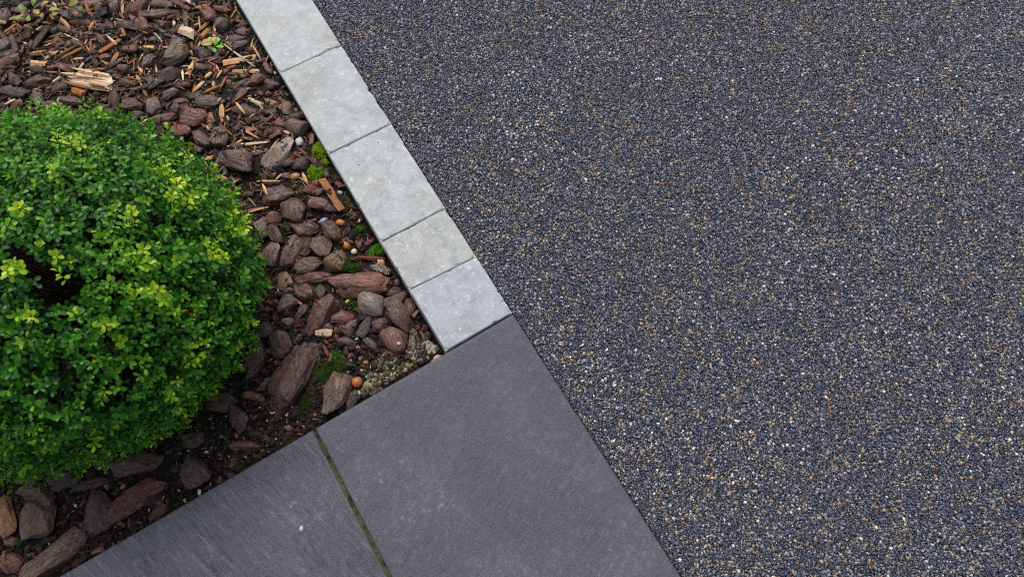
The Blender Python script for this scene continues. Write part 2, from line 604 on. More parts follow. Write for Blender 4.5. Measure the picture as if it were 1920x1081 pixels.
pave = empty('pavement', A + Vector((.0, 0, -.05)), kind='structure')
b_joint = loc2(at(590, 808))[1]
b_joint2 = loc2(at(730, 1080))[1]
print('slab joint', b_joint, b_joint2)
BJ = (b_joint + b_joint2) / 2
SLW = BJ
SLL = .9
jw = .0036
for nm, b0, b1, a1, c, sd, ang, streak, lab in [('slab', .0005, BJ - jw, SLL, (73, 72, 82), 41, math.radians(-58), .4, 'corner slab with pale scuffs'),
                                       ('slab', BJ + jw, BJ + jw + .62, SLL, (68, 68, 79), 53, math.radians(40), .95, 'slab with slanting darker streaks'),
                                       ('slab', BJ + 3 * jw + .62, BJ + 3 * jw + 1.1, SLL, (70, 70, 80), 67, math.radians(30), .6, None),
                                       ('slab', .0005, BJ - jw, 2 * SLL, (72, 72, 81), 71, math.radians(-40), .5, None),
                                       ('slab', BJ + jw, BJ + jw + .62, 2 * SLL, (70, 69, 79), 73, math.radians(30), .7, None)]:
    a0_ = .0008 if a1 == SLL else SLL + 2 * jw
    quad = [wpt(a0_, b0), wpt(a1, b0), wpt(a1, b1), wpt(a0_, b1)]
    me = slab_mesh(nm, quad, m_slate('slate_%d' % sd, ang, streak), 60, 40, .0016, .0003, .0005, .05, sd, .0003)
    o = obj(nm, me, pave, loc=-pave.location)
    o.color = lin(c)
    if lab:
        o['label'] = lab
def grout(b0, b1, seed):
    n = 200
    t = np.linspace(.006, 2 * SLL, n)
    V, F = [], []
    for k, a in enumerate(t):
        for s, fb in enumerate((b0 - .002, b0 + .0015, (b0 + b1) / 2, b1 - .0015, b1 + .002)):
            z = -.0035 - .014 * math.exp(-(a / .06) ** 2) + (-.0012 if s == 2 else 0)
            z += float(vnoise(np.array([[a * 90, s * 1.7, seed]]))[0]) * .0011
            V.append((wpt(a, fb, z) - pave.location)[:])
        if k:
            for s in range(4):
                F.append((5 * k - 5 + s, 5 * k + s, 5 * k + s + 1, 5 * k - 4 + s))
    obj('grout', mesh_np('grout', V, F, GROUT), pave, kind='stuff')
grout(BJ - jw, BJ + jw, 1)
grout(BJ + jw + .62, BJ + 3 * jw + .62, 2)
cv = [wpt(SLL, .001, -.0045), wpt(SLL + 2 * jw, .001, -.0045), wpt(SLL + 2 * jw, 1.3, -.0045), wpt(SLL, 1.3, -.0045)]
obj('grout', mesh_np('grout', [(v - pave.location)[:] for v in cv], [(0, 1, 2, 3)], GROUT), pave, kind='stuff')
# the little white drip on the second slab
V0, F0 = ICO[2]
p = at(565, 990, 0)
o = obj('white_fleck', mesh_np('white_fleck', V0 * np.array([.0042, .0052, .0012]), F0, PEBBLE), loc=p + Vector((0, 0, .0006)),
        label='tiny white speck of dried mortar lying on the streaked slab', category='speck')
o.color = lin((205, 200, 190))

# ------------------------------------------------------------------ shapes of the bark, wood and stone
def nugget(L, W, T, seed, style='bark', sub=3, taper=0., bend=0.):
    r = np.random.default_rng(seed)
    V, F = ICO[sub]
    p = V.copy()
    e = {'bark': .72, 'rock': .68, 'flat': .6, 'pebble': 1., 'lump': .9}[style]
    p = np.sign(p) * np.abs(p) ** e
    p /= np.maximum(np.abs(p).max(0), 1e-6)
    nc = {'bark': 9, 'rock': 11, 'flat': 8, 'pebble': 0, 'lump': 4}[style]
    for k in range(nc):
        n = r.normal(size=3) * np.array([1, 1, .55])
        n /= np.linalg.norm(n)
        d = r.uniform(.66, .95)
        ex = np.clip(p @ n - d, 0, None)
        p -= ex[:, None] * n * .9
    p[:, 1] *= 1 + taper * p[:, 0]
    p[:, 1] += bend * (p[:, 0] ** 2 - .4)
    off = r.uniform(0, 50, 3)
    if style in ('bark', 'flat'):
        q = p * np.array([.9, 2.6, 2.6]) + off
        g = 1 - np.abs(fbm(q, seed, 3))
        lo = fbm(p * 1.3 + off, seed + 3, 2)
        st_ = np.tanh(5 * np.sin(q[:, 1] * 2.1 + q[:, 2] * 1.3 + 1.6 * vnoise(q * .8, seed + 7)))
        dn = (g - .75) * .13 + lo * .15 + st_ * .022
    elif style == 'pebble':
        dn = fbm(p * 1.1 + off, seed, 3) * .17
    elif style == 'lump':
        dn = fbm(p * 2.6 + off, seed, 4) * .22
    else:
        dn = fbm(p * 1.4 + off, seed, 3) * .12
    p = p * (1 + dn[:, None])
    return p * np.array([L / 2, W / 2, T / 2]), F

def splinter(L, W, T, seed, blunt=.0, bend=0., n=7):
    """a torn sliver of wood along x with ragged ends"""
    r = np.random.default_rng(seed)
    m = 6
    ang = np.linspace(0, 2 * np.pi, m, endpoint=False) + r.uniform(0, .8)
    sec = np.stack([np.cos(ang), np.sin(ang)], 1) * r.uniform(.75, 1.1, (m, 1))
    V = []
    for k in range(n):
        t = k / (n - 1)
        w = 1. if blunt else min(1, .35 + 2.4 * min(t, 1 - t))
        w *= r.uniform(.86, 1.08)
        x = (t - .5) * L
        for j in range(m):
            rag = 0
            if k in (0, n - 1):
                rag = r.uniform(-.5, .5) * (W * .5 if blunt else L * .09)
            V.append((x + rag, sec[j, 0] * W / 2 * w + bend * L * (t - .5) ** 2 + r.normal() * W * .02, sec[j, 1] * T / 2 * (w if not blunt else 1)))
    V = np.array(V)
    F = []
    for k in range(n - 1):
        for j in range(m):
            a, b = k * m + j, k * m + (j + 1) % m
            F.append((a, b, b + m))
            F.append((a, b + m, a + m))
    for base, flip in ((0, True), ((n - 1) * m, False)):
        for j in range(1, m - 1):
            t = (base, base + j, base + j + 1)
            F.append(t[::-1] if flip else t)
    return V, np.array(F)

# ------------------------------------------------------------------ piling things up on the bed
def px_m(px, py):
    """metres per photograph pixel on the bed"""
    return (at(px + 1, py, -.02) - at(px - 1, py, -.02)).length / 2

def footprint(x, y, L, W, ang, grow=0.):
    i0, i1 = int((x - L - GX0) / GS), int((x + L - GX0) / GS) + 1
    j0, j1 = int((y - L - GY0) / GS), int((y + L - GY0) / GS) + 1
    i0, j0 = max(i0, 0), max(j0, 0)
    if i1 <= i0 or j1 <= j0 or i0 >= len(gx) or j0 >= len(gy):
        return None
    X, Y = HX[j0:j1, i0:i1] - x, HY[j0:j1, i0:i1] - y
    c, s = math.cos(ang), math.sin(ang)
    u, v = (c * X + s * Y) / (L / 2 + grow), (-s * X + c * Y) / (W / 2 + grow)
    return (slice(j0, j1), slice(i0, i1)), u * u + v * v

def rest_on(x, y, L, W, T, ang, sink=.3, pct=45):
    """height for the centre of a piece lying there; raises the pile under it"""
    fp = footprint(x, y, L, W, ang)
    if fp is None:
        return -.03
    sl, q = fp
    m = q < .8
    if not m.any():
        m = q <= q.min() + 1e-9
    g = np.percentile(HM[sl][m], pct)
    z = g + T * (.5 - sink)
    top = z + T / 2 * np.sqrt(np.clip(1 - q, 0, 1))
    HM[sl] = np.where(q < 1, np.maximum(HM[sl], top), HM[sl])
    return z

COVER = np.zeros(HX.shape, bool)      # where traced pieces lie
PAL = {'br': (78, 48, 36), 'pl': (76, 48, 42), 'rd': (108, 51, 36), 'gr': (92, 71, 56), 'pg': (158, 146, 133), 'tn': (120, 97, 72), 'dk': (40, 29, 25),
       'pk': (120, 76, 62), 'or': (178, 106, 44), 'ch': (226, 186, 136), 'cr': (240, 222, 190), 'oc': (190, 120, 62), 'wh': (200, 198, 192), 'sg': (108, 88, 80), 'rb': (122, 48, 33),
       'bl': (132, 142, 160), 'wd': (186, 130, 80), 'yl': (166, 130, 70), 'sl': (52, 46, 44), 'tw': (128, 94, 60), 'ml': (146, 134, 98)}
NAMED = []    # (x, y, short name) landmarks for the labels of the loose chips

def place(kind, px, py, Lp, Wp, deg, key, label, style=None, ref=None, T=None, lift=0., sub=None, blunt=0, taper=None, bend=0.):
    i = len(ALL)
    k = px_m(px, py)
    L, W = Lp * k, Wp * k
    p = at(px, py, -.018)
    d = at(px + math.cos(math.radians(deg)) * 5, py + math.sin(math.radians(deg)) * 5, -.018) - p
    ang = math.atan2(d.y, d.x)
    r = np.random.default_rng(900 + i)
    seed = 100 + i
    if kind in ('wood_splinter', 'twig'):
        T = T or min(W * .7, .012)
        Vv, Ff = splinter(L, W, T, seed, blunt, bend)
        mat, cat, sink, pct = WOOD, 'wood splinter', .0, 72
    elif kind == 'wood_chip':
        T = T or min(W * .5, .016)
        Vv, Ff = splinter(L, W, T, seed, 1, bend)
        if style == 'frayed':
            vs_, fs_, n0 = [], [], 0
            for q_ in range(11):
                yy = (q_ / 10 - .5) * W * .9
                l_ = L * r.uniform(.55, .95)
                x0 = r.uniform(-.5, .5) * (L - l_)
                v_, f_ = splinter(l_, W * r.uniform(.16, .26), T * r.uniform(.5, .9), seed + q_, 0, r.uniform(-.06, .06), 6)
                vs_.append(v_ + np.array([x0, yy, r.uniform(-.2, .25) * T]))
                fs_.append(f_ + n0)
                n0 += len(v_)
            v_, f_ = splinter(L * .74, W * .78, T * .8, seed + 40, 1, 0, 7)
            vs_.append(v_ + np.array([L * .06, 0, 0]))
            fs_.append(f_ + n0)
            Vv, Ff = np.vstack(vs_), np.vstack(fs_)
        mat, cat, sink, pct = WOOD, 'wood chip', .1, 70
    elif kind in ('pebble', 'stone'):
        T = T or W * .7
        Vv, Ff = nugget(L * .96, W * .96, T, seed, style or ('pebble' if kind == 'pebble' else 'rock'), sub or 2)
        mat, cat, sink, pct = PEBBLE, kind, .38, 50
    elif kind == 'mortar_lump':
        T = T or W * .6
        Vv, Ff = nugget(L, W, T, seed, 'lump', 4)
        mat, cat, sink, pct = PEBBLE, 'mortar lump', .35, 50
    else:
        style = style or 'bark'
        T = T or min(max(W * (.36 if style == 'flat' else .72), .006), .042)
        Vv, Ff = nugget(L * 1.12, W * 1.12, T, seed, 'bark' if style == 'speck' else style, sub or (4 if Lp > 54 else 3 if Lp > 24 else 2), r.uniform(-.22, .22) if taper is None else taper, bend or r.uniform(-.12, .12))
        mat, cat, sink, pct = (SPECK if style == 'speck' else BARK), ('bark chunk' if kind == 'bark_nugget' else 'bark flake'), .3, 45
    z = rest_on(p.x, p.y, L, W, T, ang, sink, pct) + lift
    tilt = r.normal(0, .10, 2) if kind.startswith('bark') else r.normal(0, .06, 2)
    me = mesh_np(kind, Vv, Ff, mat, kind not in ('wood_chip', 'wood_splinter'))
    if mat in (BARK, SPECK):
        me.set_sharp_from_angle(angle=math.radians(24))
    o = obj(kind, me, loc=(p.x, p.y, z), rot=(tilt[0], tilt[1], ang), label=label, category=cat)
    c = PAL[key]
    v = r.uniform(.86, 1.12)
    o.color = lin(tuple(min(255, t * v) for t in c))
    fp = footprint(p.x, p.y, L, W, ang, .002)
    if fp is not None and kind != 'twig':
        COVER[fp[0]] |= fp[1] < 1.0
    ALL.append(o)
    if ref:
        NAMED.append((p.x, p.y, ref))
    return o
ALL = []

N, FK, C, S, P_, ST = 'bark_nugget', 'bark_flake', 'wood_chip', 'wood_splinter', 'pebble', 'stone'
D = [
# --- bark chunks between the shrub and the edging blocks
(N,665,530,110,48,4,'pk','long pinkish-brown bark chunk with a crack along it, beside the fourth edging block',dict(ref='the long pinkish bark chunk',taper=.12)),
(N,599,585,92,40,-54,'rd','long reddish bark chunk slanting between the cream wood chip and the long pinkish one',dict(ref='the slanting reddish bark chunk')),
(N,547,700,150,62,-62,'br','biggest bark chunk, brown and tapering to a narrow tip, beside the moss',dict(ref='the biggest bark chunk',taper=-.38)),
(N,627,732,82,44,-66,'sg','silvery wet angular bark chunk beside the orange pebble',dict(ref='the silvery bark chunk by the slab')),
(N,657,750,44,20,-56,'sl','narrow dark slate-grey bark piece touching the slab under the orange pebble',{}),
(N,745,588,66,40,40,'pl','dark plum bark chunk with coarse grain next to the bluish end block',dict(ref='the dark plum chunk by the end block')),
(N,768,573,40,20,76,'gr','small upright grey bark piece squeezed against the bluish end block',{}),
(N,741,632,50,44,70,'pk','smooth triangular pinkish bark chunk above the crumbled mortar',dict(style='rock',ref='the smooth triangular chunk',taper=-.35)),
(N,775,637,64,21,84,'sl','narrow dark bark piece peppered with pale lichen beside the mortar crumbs',dict(style='speck',ref='the lichen-speckled piece')),
(N,711,497,44,18,30,'sl','speckled grey lichen-covered bark piece close to the fourth edging block',dict(style='speck')),
(N,627,486,48,42,-40,'tn','round tan-grey bark chunk like a cobble, above the long pinkish chunk',dict(style='rock',ref='the round tan chunk')),
(N,600,455,50,44,55,'gr','grey-brown bark chunk with an orange chip stuck on its face',dict(ref='the chunk with an orange face')),
(N,548,465,76,38,-50,'br','glossy brown bark chunk with wet white highlights near the shrub',dict(ref='the glossy brown chunk')),
(N,503,470,46,34,-68,'sg','grey oval bark chunk standing beside the shrub edge under the yellow shoots',dict(ref='the grey oval chunk by the shrub')),
(N,574,491,56,32,-6,'gr','grey-brown bark chunk wedged beside the round tan chunk',{}),
(N,586,516,66,25,-3,'rd','flat reddish bark chunk lying just under the grey-brown wedged one',{}),
(N,571,543,42,30,30,'br','dull brown bark chunk half under the flat reddish one',{}),
(N,600,543,30,24,60,'dk','small dark bark chunk tucked behind the long pinkish chunk',{}),
(N,527,518,36,28,62,'tn','flat tan-grey bark slice leaning beside the shrub',dict(style='flat')),
(N,534,566,38,32,-30,'gr','dull olive-grey bark chunk with a pale tip, beside the shrub',{}),
(N,537,600,22,20,10,'sg','small grey bark knob beside the orange-tipped piece',{}),
(N,559,583,40,16,-58,'br','thin brown bark piece with an orange tip',{}),
(N,640,590,46,26,-10,'rd','reddish grained bark chunk beside dark slivers, under the pale-faced triangular one',{}),
(N,654,609,40,22,-64,'gr','grey upright bark sliver just under the reddish grained chunk',{}),
(N,681,606,46,20,-64,'sl','dark upright bark sliver with a pale edge next to the plum square piece',{}),
(N,709,604,32,28,0,'pl','small square plum bark piece above the smooth triangular chunk',dict(style='rock')),
(N,695,566,58,42,18,'pg','pale grey triangular bark chunk with ringed face, under the long pinkish one',dict(style='rock',ref='the pale ringed chunk',taper=-.3)),
(N,610,610,24,20,0,'dk','small dark round bark bit behind the cream wood chip',{}),
(N,472,668,74,40,-64,'br','large dark brown bark chunk leaning under the shrub edge',dict(ref='the dark chunk under the shrub edge')),
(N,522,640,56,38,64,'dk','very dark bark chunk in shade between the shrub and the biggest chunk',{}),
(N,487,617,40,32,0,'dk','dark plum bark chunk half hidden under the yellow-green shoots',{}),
(N,441,782,52,36,70,'pl','dark bark chunk with one red side on bare soil',dict(ref='the red-sided chunk')),
(FK,472,739,46,15,14,'tw','curled dry tan bark strip next to the narrow foot of the biggest chunk',dict(style='flat')),
(FK,520,672,22,8,-6,'oc','thin orange bark strip beside the biggest chunk',dict(style='flat')),
(N,490,716,34,14,-50,'gr','thin grey bark piece under the large dark leaning chunk',{}),
(N,410,752,46,40,20,'br','dull brown bark chunk half covered by the shrub above bare soil',{}),
(N,455,832,56,18,-2,'rd','flat red-faced bark piece lying on bare soil near the slab joint',dict(style='flat',ref='the flat red-faced piece')),
(N,447,299,74,46,16,'sg','large ridged grey-purple bark chunk beside the shrub top',dict(ref='the large ridged grey chunk')),
(N,525,287,68,36,-40,'pg','pale grey wet bark chunk, lightest of the large chunks',dict(style='rock',ref='the pale grey chunk')),
(N,556,236,46,34,10,'sg','purple-grey block of bark near the second joint of the edging',dict(style='rock',ref='the purple-grey block')),
(N,411,254,42,34,80,'tn','grey-brown oval bark chunk with flat face above the ridged grey one',dict(style='rock',ref='the grey-brown oval chunk')),
(N,374,256,50,28,44,'gr','dark striated bark chunk touching the grey-brown oval one',{}),
(N,519,365,64,34,-16,'pl','plum knobbly bark chunk with a stick lying across it',dict(ref='the knobbly plum chunk')),
(N,550,392,50,44,70,'pl','tall brown-plum bark chunk, upper one of a merged pair',dict(ref='the tall brown-plum chunk')),
(N,562,420,58,34,22,'br','grained brown bark chunk lying against the foot of the tall brown-plum one',{}),
(N,594,379,40,26,10,'pk','fractured pinkish bark chunk beside the long orange-brown splinter',dict(ref='the fractured pinkish chunk')),
(N,620,388,26,18,20,'pl','small plum bark bit touching the long orange-brown splinter',{}),
(N,616,424,48,28,54,'pl','plum bark chunk under the blue-grey pebble',{}),
(N,487,424,48,30,62,'sg','grey-plum bark chunk poking out beside the yellow shoots of the shrub',{}),
(N,512,432,46,24,64,'br','brown bark chunk behind the glossy brown one',{}),
(N,510,405,34,26,10,'rd','reddish bark lump above the grey-plum chunk by the shrub',{}),
(N,580,352,26,20,0,'rd','small reddish bark lump left of the long orange-brown splinter',{}),
(N,597,357,18,14,-20,'sg','small grey bark bit touching the thick end of the long orange-brown splinter',{}),
(N,561,306,34,24,-12,'dk','dark wet bark piece under the pale grey chunk',{}),
(FK,487,282,32,11,-14,'rb','brick-red bark strip behind the pale grey chunk',dict(style='flat')),
(N,535,326,20,14,10,'sg','small flat grey bark bit beside the yellow pebble',{}),
(N,725,522,17,15,0,'pl','small round plum bark bit against the edging near the fourth joint',{}),
(N,733,540,26,18,-10,'pl','oval plum bark bit just under the small round one by the edging',{}),
(N,738,556,42,22,-30,'sg','striated grey bark piece between the pale ringed chunk and the end block',{}),
(N,690,640,36,16,50,'dk','dark curved bark strip left of the smooth triangular chunk',{}),
(N,716,668,44,14,-70,'pl','thin bent plum bark strip standing under the smooth triangular chunk',{}),
(N,648,636,44,14,12,'sl','dark slate-coloured bark strip lying under the upright slivers',{}),
(N,793,606,14,13,0,'rd','tiny reddish round bark bit against the bluish end block',{}),
(N,795,622,26,20,40,'gr','weathered grey-brown lump against the bluish end block',dict(style='rock')),
(FK,582,256,26,10,84,'pk','pinkish bark strip standing beside the upper bright moss clump',dict(style='flat')),
(N,525,230,26,16,20,'pk','pinkish bark bit beside the purple-grey block',{}),
(N,497,300,0,0,0,'pk','',None),
(N,520,420,0,0,0,'pk','',None),
# --- chunks in the mulch beyond the shrub
(N,362,215,44,38,10,'rd','broad flat reddish-brown bark chunk between two upright sticks',dict(style='flat',ref='the broad reddish chunk')),
(FK,392,218,36,15,84,'wd','pinkish-orange tapered bark piece standing beside the broad reddish chunk',dict(style='flat')),
(N,318,138,40,30,-14,'pl','rounded plum bark chunk like a pebble, beside pale sticks',dict(style='rock',ref='the rounded plum chunk')),
(N,322,104,76,36,-42,'gr','curved grey bark chunk folded round a dark hollow',dict(style='rock',bend=1.15,taper=.15,ref='the hollow grey chunk')),
(N,279,112,36,18,-72,'sg','narrow grey-plum bark chunk beside the hollow grey one',{}),
(N,414,40,32,26,80,'sg','smooth lilac-grey bark lump near the top of the edging',dict(style='rock',ref='the lilac-grey lump')),
(N,390,25,42,28,40,'pk','ribbed pinkish bark piece touching the lilac-grey lump',{}),
(N,296,27,68,19,-7,'br','long tapered brown bark chunk under the silvery one',dict(ref='the long tapered chunk')),
(N,260,11,38,28,-60,'rb','bark chunk with a bright red side at the top edge',{}),
(N,302,6,46,20,8,'sg','silvery flaky bark chunk at the top edge',dict(ref='the silvery flaky chunk')),
(N,192,17,34,24,84,'dk','dark upright bark block at the top edge',dict(ref='the dark upright block')),
(N,213,14,34,18,88,'br','brown upright bark plate beside the dark upright block',{}),
(N,304,46,22,20,0,'gr','small round grey-brown bark lump under the long tapered chunk',dict(style='rock')),
(N,256,40,44,11,46,'rb','thin red bark strip slanting under the red-sided chunk at the top',{}),
(N,242,46,46,20,12,'br','dull brown bark chunk under the thin red slanting strip',{}),
(N,287,199,40,28,72,'sg','wet grey-pink bark block just above the shrub top',dict(style='rock',ref='the wet grey-pink block')),
(N,248,199,40,26,10,'br','rounded brown bark chunk just above the shrub top',{}),
(N,256,215,28,18,-10,'pl','small plum bark chunk touching the shrub top under a brown one',{}),
(N,303,222,50,20,-12,'rd','split reddish bark chunk lying along the shrub top',{}),
(N,337,246,42,26,10,'rb','brick-red bark chunk at the shrub edge under the broad reddish one',{}),
(N,68,150,58,25,4,'br','striped brown bark chunk beside the split wood chunk',{}),
(N,22,144,34,20,50,'gr','grey weathered bark chunk at the picture edge above the shrub',{}),
(N,25,168,62,22,4,'br','long low brown bark chunk at the picture edge above the shrub',{}),
(N,130,187,56,18,8,'pl','flat plum bark piece between the split wood chunk and the shrub',{}),
(N,98,194,40,14,0,'pl','flat plum bark piece touching the shrub top beside the tall sprout',{}),
(N,7,86,24,28,60,'sg','silvery grey bark lump at the picture edge among the mulch',{}),
(N,7,30,34,26,80,'gr','dark grey bark chunk at the picture edge beside the yellowing seedling',{}),
(N,322,201,30,22,20,'sg','angular plum-grey bark block above the split reddish chunk',dict(style='rock')),
(N,337,207,30,10,-55,'rd','narrow reddish bark strip beside the angular plum-grey block',{}),
(N,320,174,32,18,-24,'pl','fractured plum bark piece above the pinkish flat chip',{}),
(FK,332,184,28,12,-8,'pk','pinkish flat bark chip beside the fractured plum piece',dict(style='flat')),
(N,390,188,58,20,4,'gr','long dark striated bark plate above the broad reddish chunk',dict(style='flat',ref='the striated plate')),
(N,450,176,26,16,-50,'gr','grey fibrous bark chip beside the pale rectangular wood chip',{}),
(N,440,70,38,17,-4,'pl','plum-red folded bark piece under the lilac-grey lump',dict(ref='the plum folded piece')),
(N,454,56,30,22,30,'pl','dull plum bark piece against the first edging block',{}),
(N,480,147,34,24,-40,'pk','pinkish-grey bark chunk near the first edging joint',dict(style='rock',ref='the pinkish-grey chunk')),
(N,507,153,30,22,10,'pl','rounded plum bark chunk next to the first edging joint',dict(style='rock')),
(N,455,155,34,18,-20,'gr','grey-brown bark chunk beside the pinkish-grey one',{}),
(FK,448,163,36,7,4,'wd','thin flat orange-brown bark strip across the grey-brown chunk',dict(style='flat')),
(N,486,172,14,10,20,'rb','small brick-red bark bit, first of two side by side',dict(sub=2)),
(N,500,171,15,10,-10,'rb','small brick-red bark bit, the one closer to the edging blocks',dict(sub=2)),
(FK,512,190,38,12,26,'wd','orange-brown bark strip slanting towards the whitish flaky piece',dict(style='flat')),
(N,537,200,28,20,74,'pk','whitish-pink flaky bark piece next to a grey pebble by the edging',dict(ref='the whitish flaky piece')),
(FK,425,151,20,11,38,'rd','small orange-pink bark flake with pale rim near the striated plate',dict(style='flat')),
(N,119,124,34,18,20,'rd','reddish frayed bark piece beside the tan cube-cut wood chip',{}),
(N,195,106,22,16,-8,'rb','red-pink bark bit under the orange chipped wood',{}),
(N,95,53,17,12,10,'pl','small plum-red bark bit near the yellowing seedling',{}),
(FK,467,240,30,10,4,'wd','orange bark strip above the long pale straw',dict(style='flat')),
(N,452,202,34,18,-6,'pl','dull plum bark piece between the upright tan stick and the pale rectangular chip',{}),
# --- chunks along the slab under the shrub
(N,245,930,116,48,-36,'rd','large flat oval reddish bark slab beside the dark grey ringed one',dict(style='flat',T=.022,ref='the large oval reddish slab of bark',taper=-.12)),
(N,181,953,84,50,70,'sl','dark grey bark plate with a pale curved rim',dict(style='flat',T=.024,ref='the dark ringed plate')),
(N,250,870,102,36,-6,'br','broad dark brown bark chunk lying under the shrub edge',dict(ref='the broad dark chunk under the shrub')),
(N,359,888,62,48,28,'pl','dark plum angular bark chunk alone on bare soil by the slab',dict(style='rock',ref='the lone plum chunk')),
(N,65,977,72,62,86,'tn','large rounded tan-grey bark chunk beside the orange-brown upright one',dict(style='rock',ref='the large tan-grey chunk')),
(N,62,924,76,38,24,'sg','purple-grey bark chunk with a pale striated end above the tan-grey one',{}),
(N,8,966,72,28,88,'wd','orange-brown upright bark chunk cut by the picture edge',{}),
(N,11,1054,44,36,40,'rd','red-brown bark chunk at the bottom corner',{}),
(N,88,1046,128,48,-38,'gr','long weathered grey bark chunk with a ragged side, running to the slab',dict(ref='the long grey weathered chunk')),
(N,6,1014,24,18,0,'tw','small tan bark bit at the picture edge above the red-brown chunk',{}),
(FK,168,904,78,18,-16,'pl','thin plum bark plate half under the shrub beside the dark ringed one',dict(style='flat')),
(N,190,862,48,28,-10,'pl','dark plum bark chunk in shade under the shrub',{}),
(N,290,958,44,20,-42,'br','small brown bark piece leaning near the slab under the oval reddish one',{}),
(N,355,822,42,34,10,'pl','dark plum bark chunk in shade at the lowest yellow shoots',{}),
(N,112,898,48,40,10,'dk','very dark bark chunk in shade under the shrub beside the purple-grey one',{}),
(N,45,893,48,24,-10,'pl','plum bark chunk under the shrub at the bottom',{}),
(FK,222,836,50,14,24,'rd','reddish brown bark strip just under the shrub leaves',dict(style='flat')),
(N,173,1033,22,13,-20,'pk','small pinkish bark bit touching the slab near the long grey chunk',{}),
# --- pebbles, stones and lumps
(P_,666,713,25,22,10,'or','round glossy orange pebble beside the silvery bark chunk',dict(lift=.007,ref='the orange pebble')),
(P_,603,407,19,12,-32,'bl','smooth blue-grey pebble resting on a plum bark chunk',dict(ref='the blue-grey pebble')),
(P_,635,410,20,14,6,'or','amber pebble lying beside the blue-grey one',dict(ref='the amber pebble')),
(ST,645,453,22,18,20,'or','orange-brown two-lobed stone near the bright moss',{}),
(P_,659,462,13,14,-50,'cr','cream pebble next to the two-lobed orange stone',{}),
(P_,635,355,13,9,24,'wh','pale flat pebble beside the long orange-brown splinter',{}),
(P_,551,327,20,15,-10,'yl','yellowish glossy pebble under the pale grey bark chunk',dict(ref='the yellow pebble')),
(ST,559,262,20,17,70,'wh','small white angular stone above the pale grey bark chunk',dict(ref='the white angular stone')),
(P_,554,204,16,13,70,'gr','grey pebble against the second edging block',{}),
(P_,509,130,13,10,20,'cr','off-white round pebble at the first edging joint',dict(ref='the off-white pebble')),
(ST,497,116,15,10,30,'sl','dark bluish stone in the gap beside the first edging block',{}),
(P_,682,674,13,9,0,'or','small orange pebble on the dark soil beneath the bent plum strip',{}),
(P_,741,522,13,18,-10,'sg','small grey pebble wedged against the end block beside round plum bits',{}),
(P_,112,92,10,5,8,'cr','tiny cream pebble on the dark mulch beyond the shrub',{}),
('mortar_lump',697,720,38,31,-20,'ml','crumbly yellowish mortar lump against the slab beside the orange pebble',dict(ref='the yellowish mortar lump')),
('mortar_lump',806,648,28,24,30,'pg','crumbly whitish mortar lump in the corner of end block and slab',dict(ref='the whitish mortar lump')),
('mortar_lump',820,668,24,15,-30,'pg','flat pale mortar crust at the very corner of the bed',{}),
('mortar_lump',795,640,16,16,0,'tn','small tan mortar lump beside the lichen-speckled piece',{}),
('mortar_lump',763,684,16,12,0,'tn','knobbly buff mortar crumb in the middle of the grit',{}),
('mortar_lump',719,684,13,11,0,'pg','pale round mortar crumb between grit and the bent plum strip',{}),
# --- wood chips and splinters
(C,170,150,94,36,10,'cr','large split tan wood chunk with frayed ends beyond the shrub',dict(ref='the split wood chunk',T=.018,style='frayed')),
(S,150,146,60,6,6,'cr','pale frayed splinter along the upper side of the split wood chunk',{}),
(S,148,161,62,7,14,'wd','orange splinter along the lower side of the split wood chunk',{}),
(S,184,164,34,6,10,'oc','short bright orange splinter at the end of the split wood chunk',{}),
(C,146,172,24,17,24,'oc','blocky orange-tan wood chip between the split wood chunk and the shrub',{}),
(C,71,117,30,14,6,'ch','pale tan fibrous wood chip cut like a small block',dict(ref='the fibrous tan chip')),
(C,351,62,28,22,20,'cr','square pale wood block lying on the hollow grey chunk',dict(ref='the square wood block',T=.016)),
(C,390,76,30,15,-8,'ch','notched tan wood chip beside the bright green sprig',dict(ref='the notched tan chip')),
(C,384,58,24,11,-48,'wd','orange-tan wood chip between the square wood block and an upright stick',{}),
(C,447,111,60,17,-13,'ch','large tan wood wedge under a long pale stick by the edging',dict(ref='the tan wood wedge')),
(C,357,125,30,12,-58,'ch','upright tan wood chip beside the rounded plum chunk',{}),
(C,445,132,24,10,6,'ch','short tan wood chip under the tan wood wedge',{}),
(C,470,131,28,9,-4,'ch','short tan wood chip at the tip of the long pale stick',{}),
(C,205,86,44,12,-30,'oc','orange-tan lumpy wood chip beyond the shrub',dict(ref='the lumpy orange chip')),
(S,214,106,24,9,-56,'wd','brown-tan wood sliver under the lumpy orange chip',{}),
(S,260,150,32,8,62,'ch','upper piece of a tan strip pointing to the wet grey-pink block',{}),
(S,271,173,22,6,62,'wd','lower thinner piece of a tan strip touching the wet grey-pink block',{}),
(S,171,48,20,8,-60,'wd','pinkish-orange chip lying alone beside the dark upright block',{}),
(S,119,39,34,9,46,'ch','tan strip beside the yellowing seedling',{}),
(S,228,12,30,7,88,'ch','tan upright strip between bark plates at the top edge',{}),
(S,230,58,26,9,62,'wd','tan-brown strip under the brown chunk with the red strip',{}),
(S,224,34,30,4,14,'cr','thin pale splinter across the foot of the tan upright strip',{}),
(S,376,11,36,8,-16,'wd','orange-tan stick crossing another at the top edge',{}),
(S,353,5,34,9,28,'cr','pale thick stick crossing the orange-tan one at the top edge',{}),
(S,400,46,28,6,84,'ch','upright tan strip beside the lilac-grey lump',{}),
(S,382,46,36,7,-42,'wd','tan slanted strip reaching towards the lilac-grey lump',{}),
(S,372,38,32,3.4,84,'ch','thin upright splinter above the square wood block',{}),
(S,364,48,18,8,-30,'ch','short tan chip touching the top of the square wood block',{}),
(S,366,76,40,4,-66,'tw','thin brown splinter hanging from the square wood block',{}),
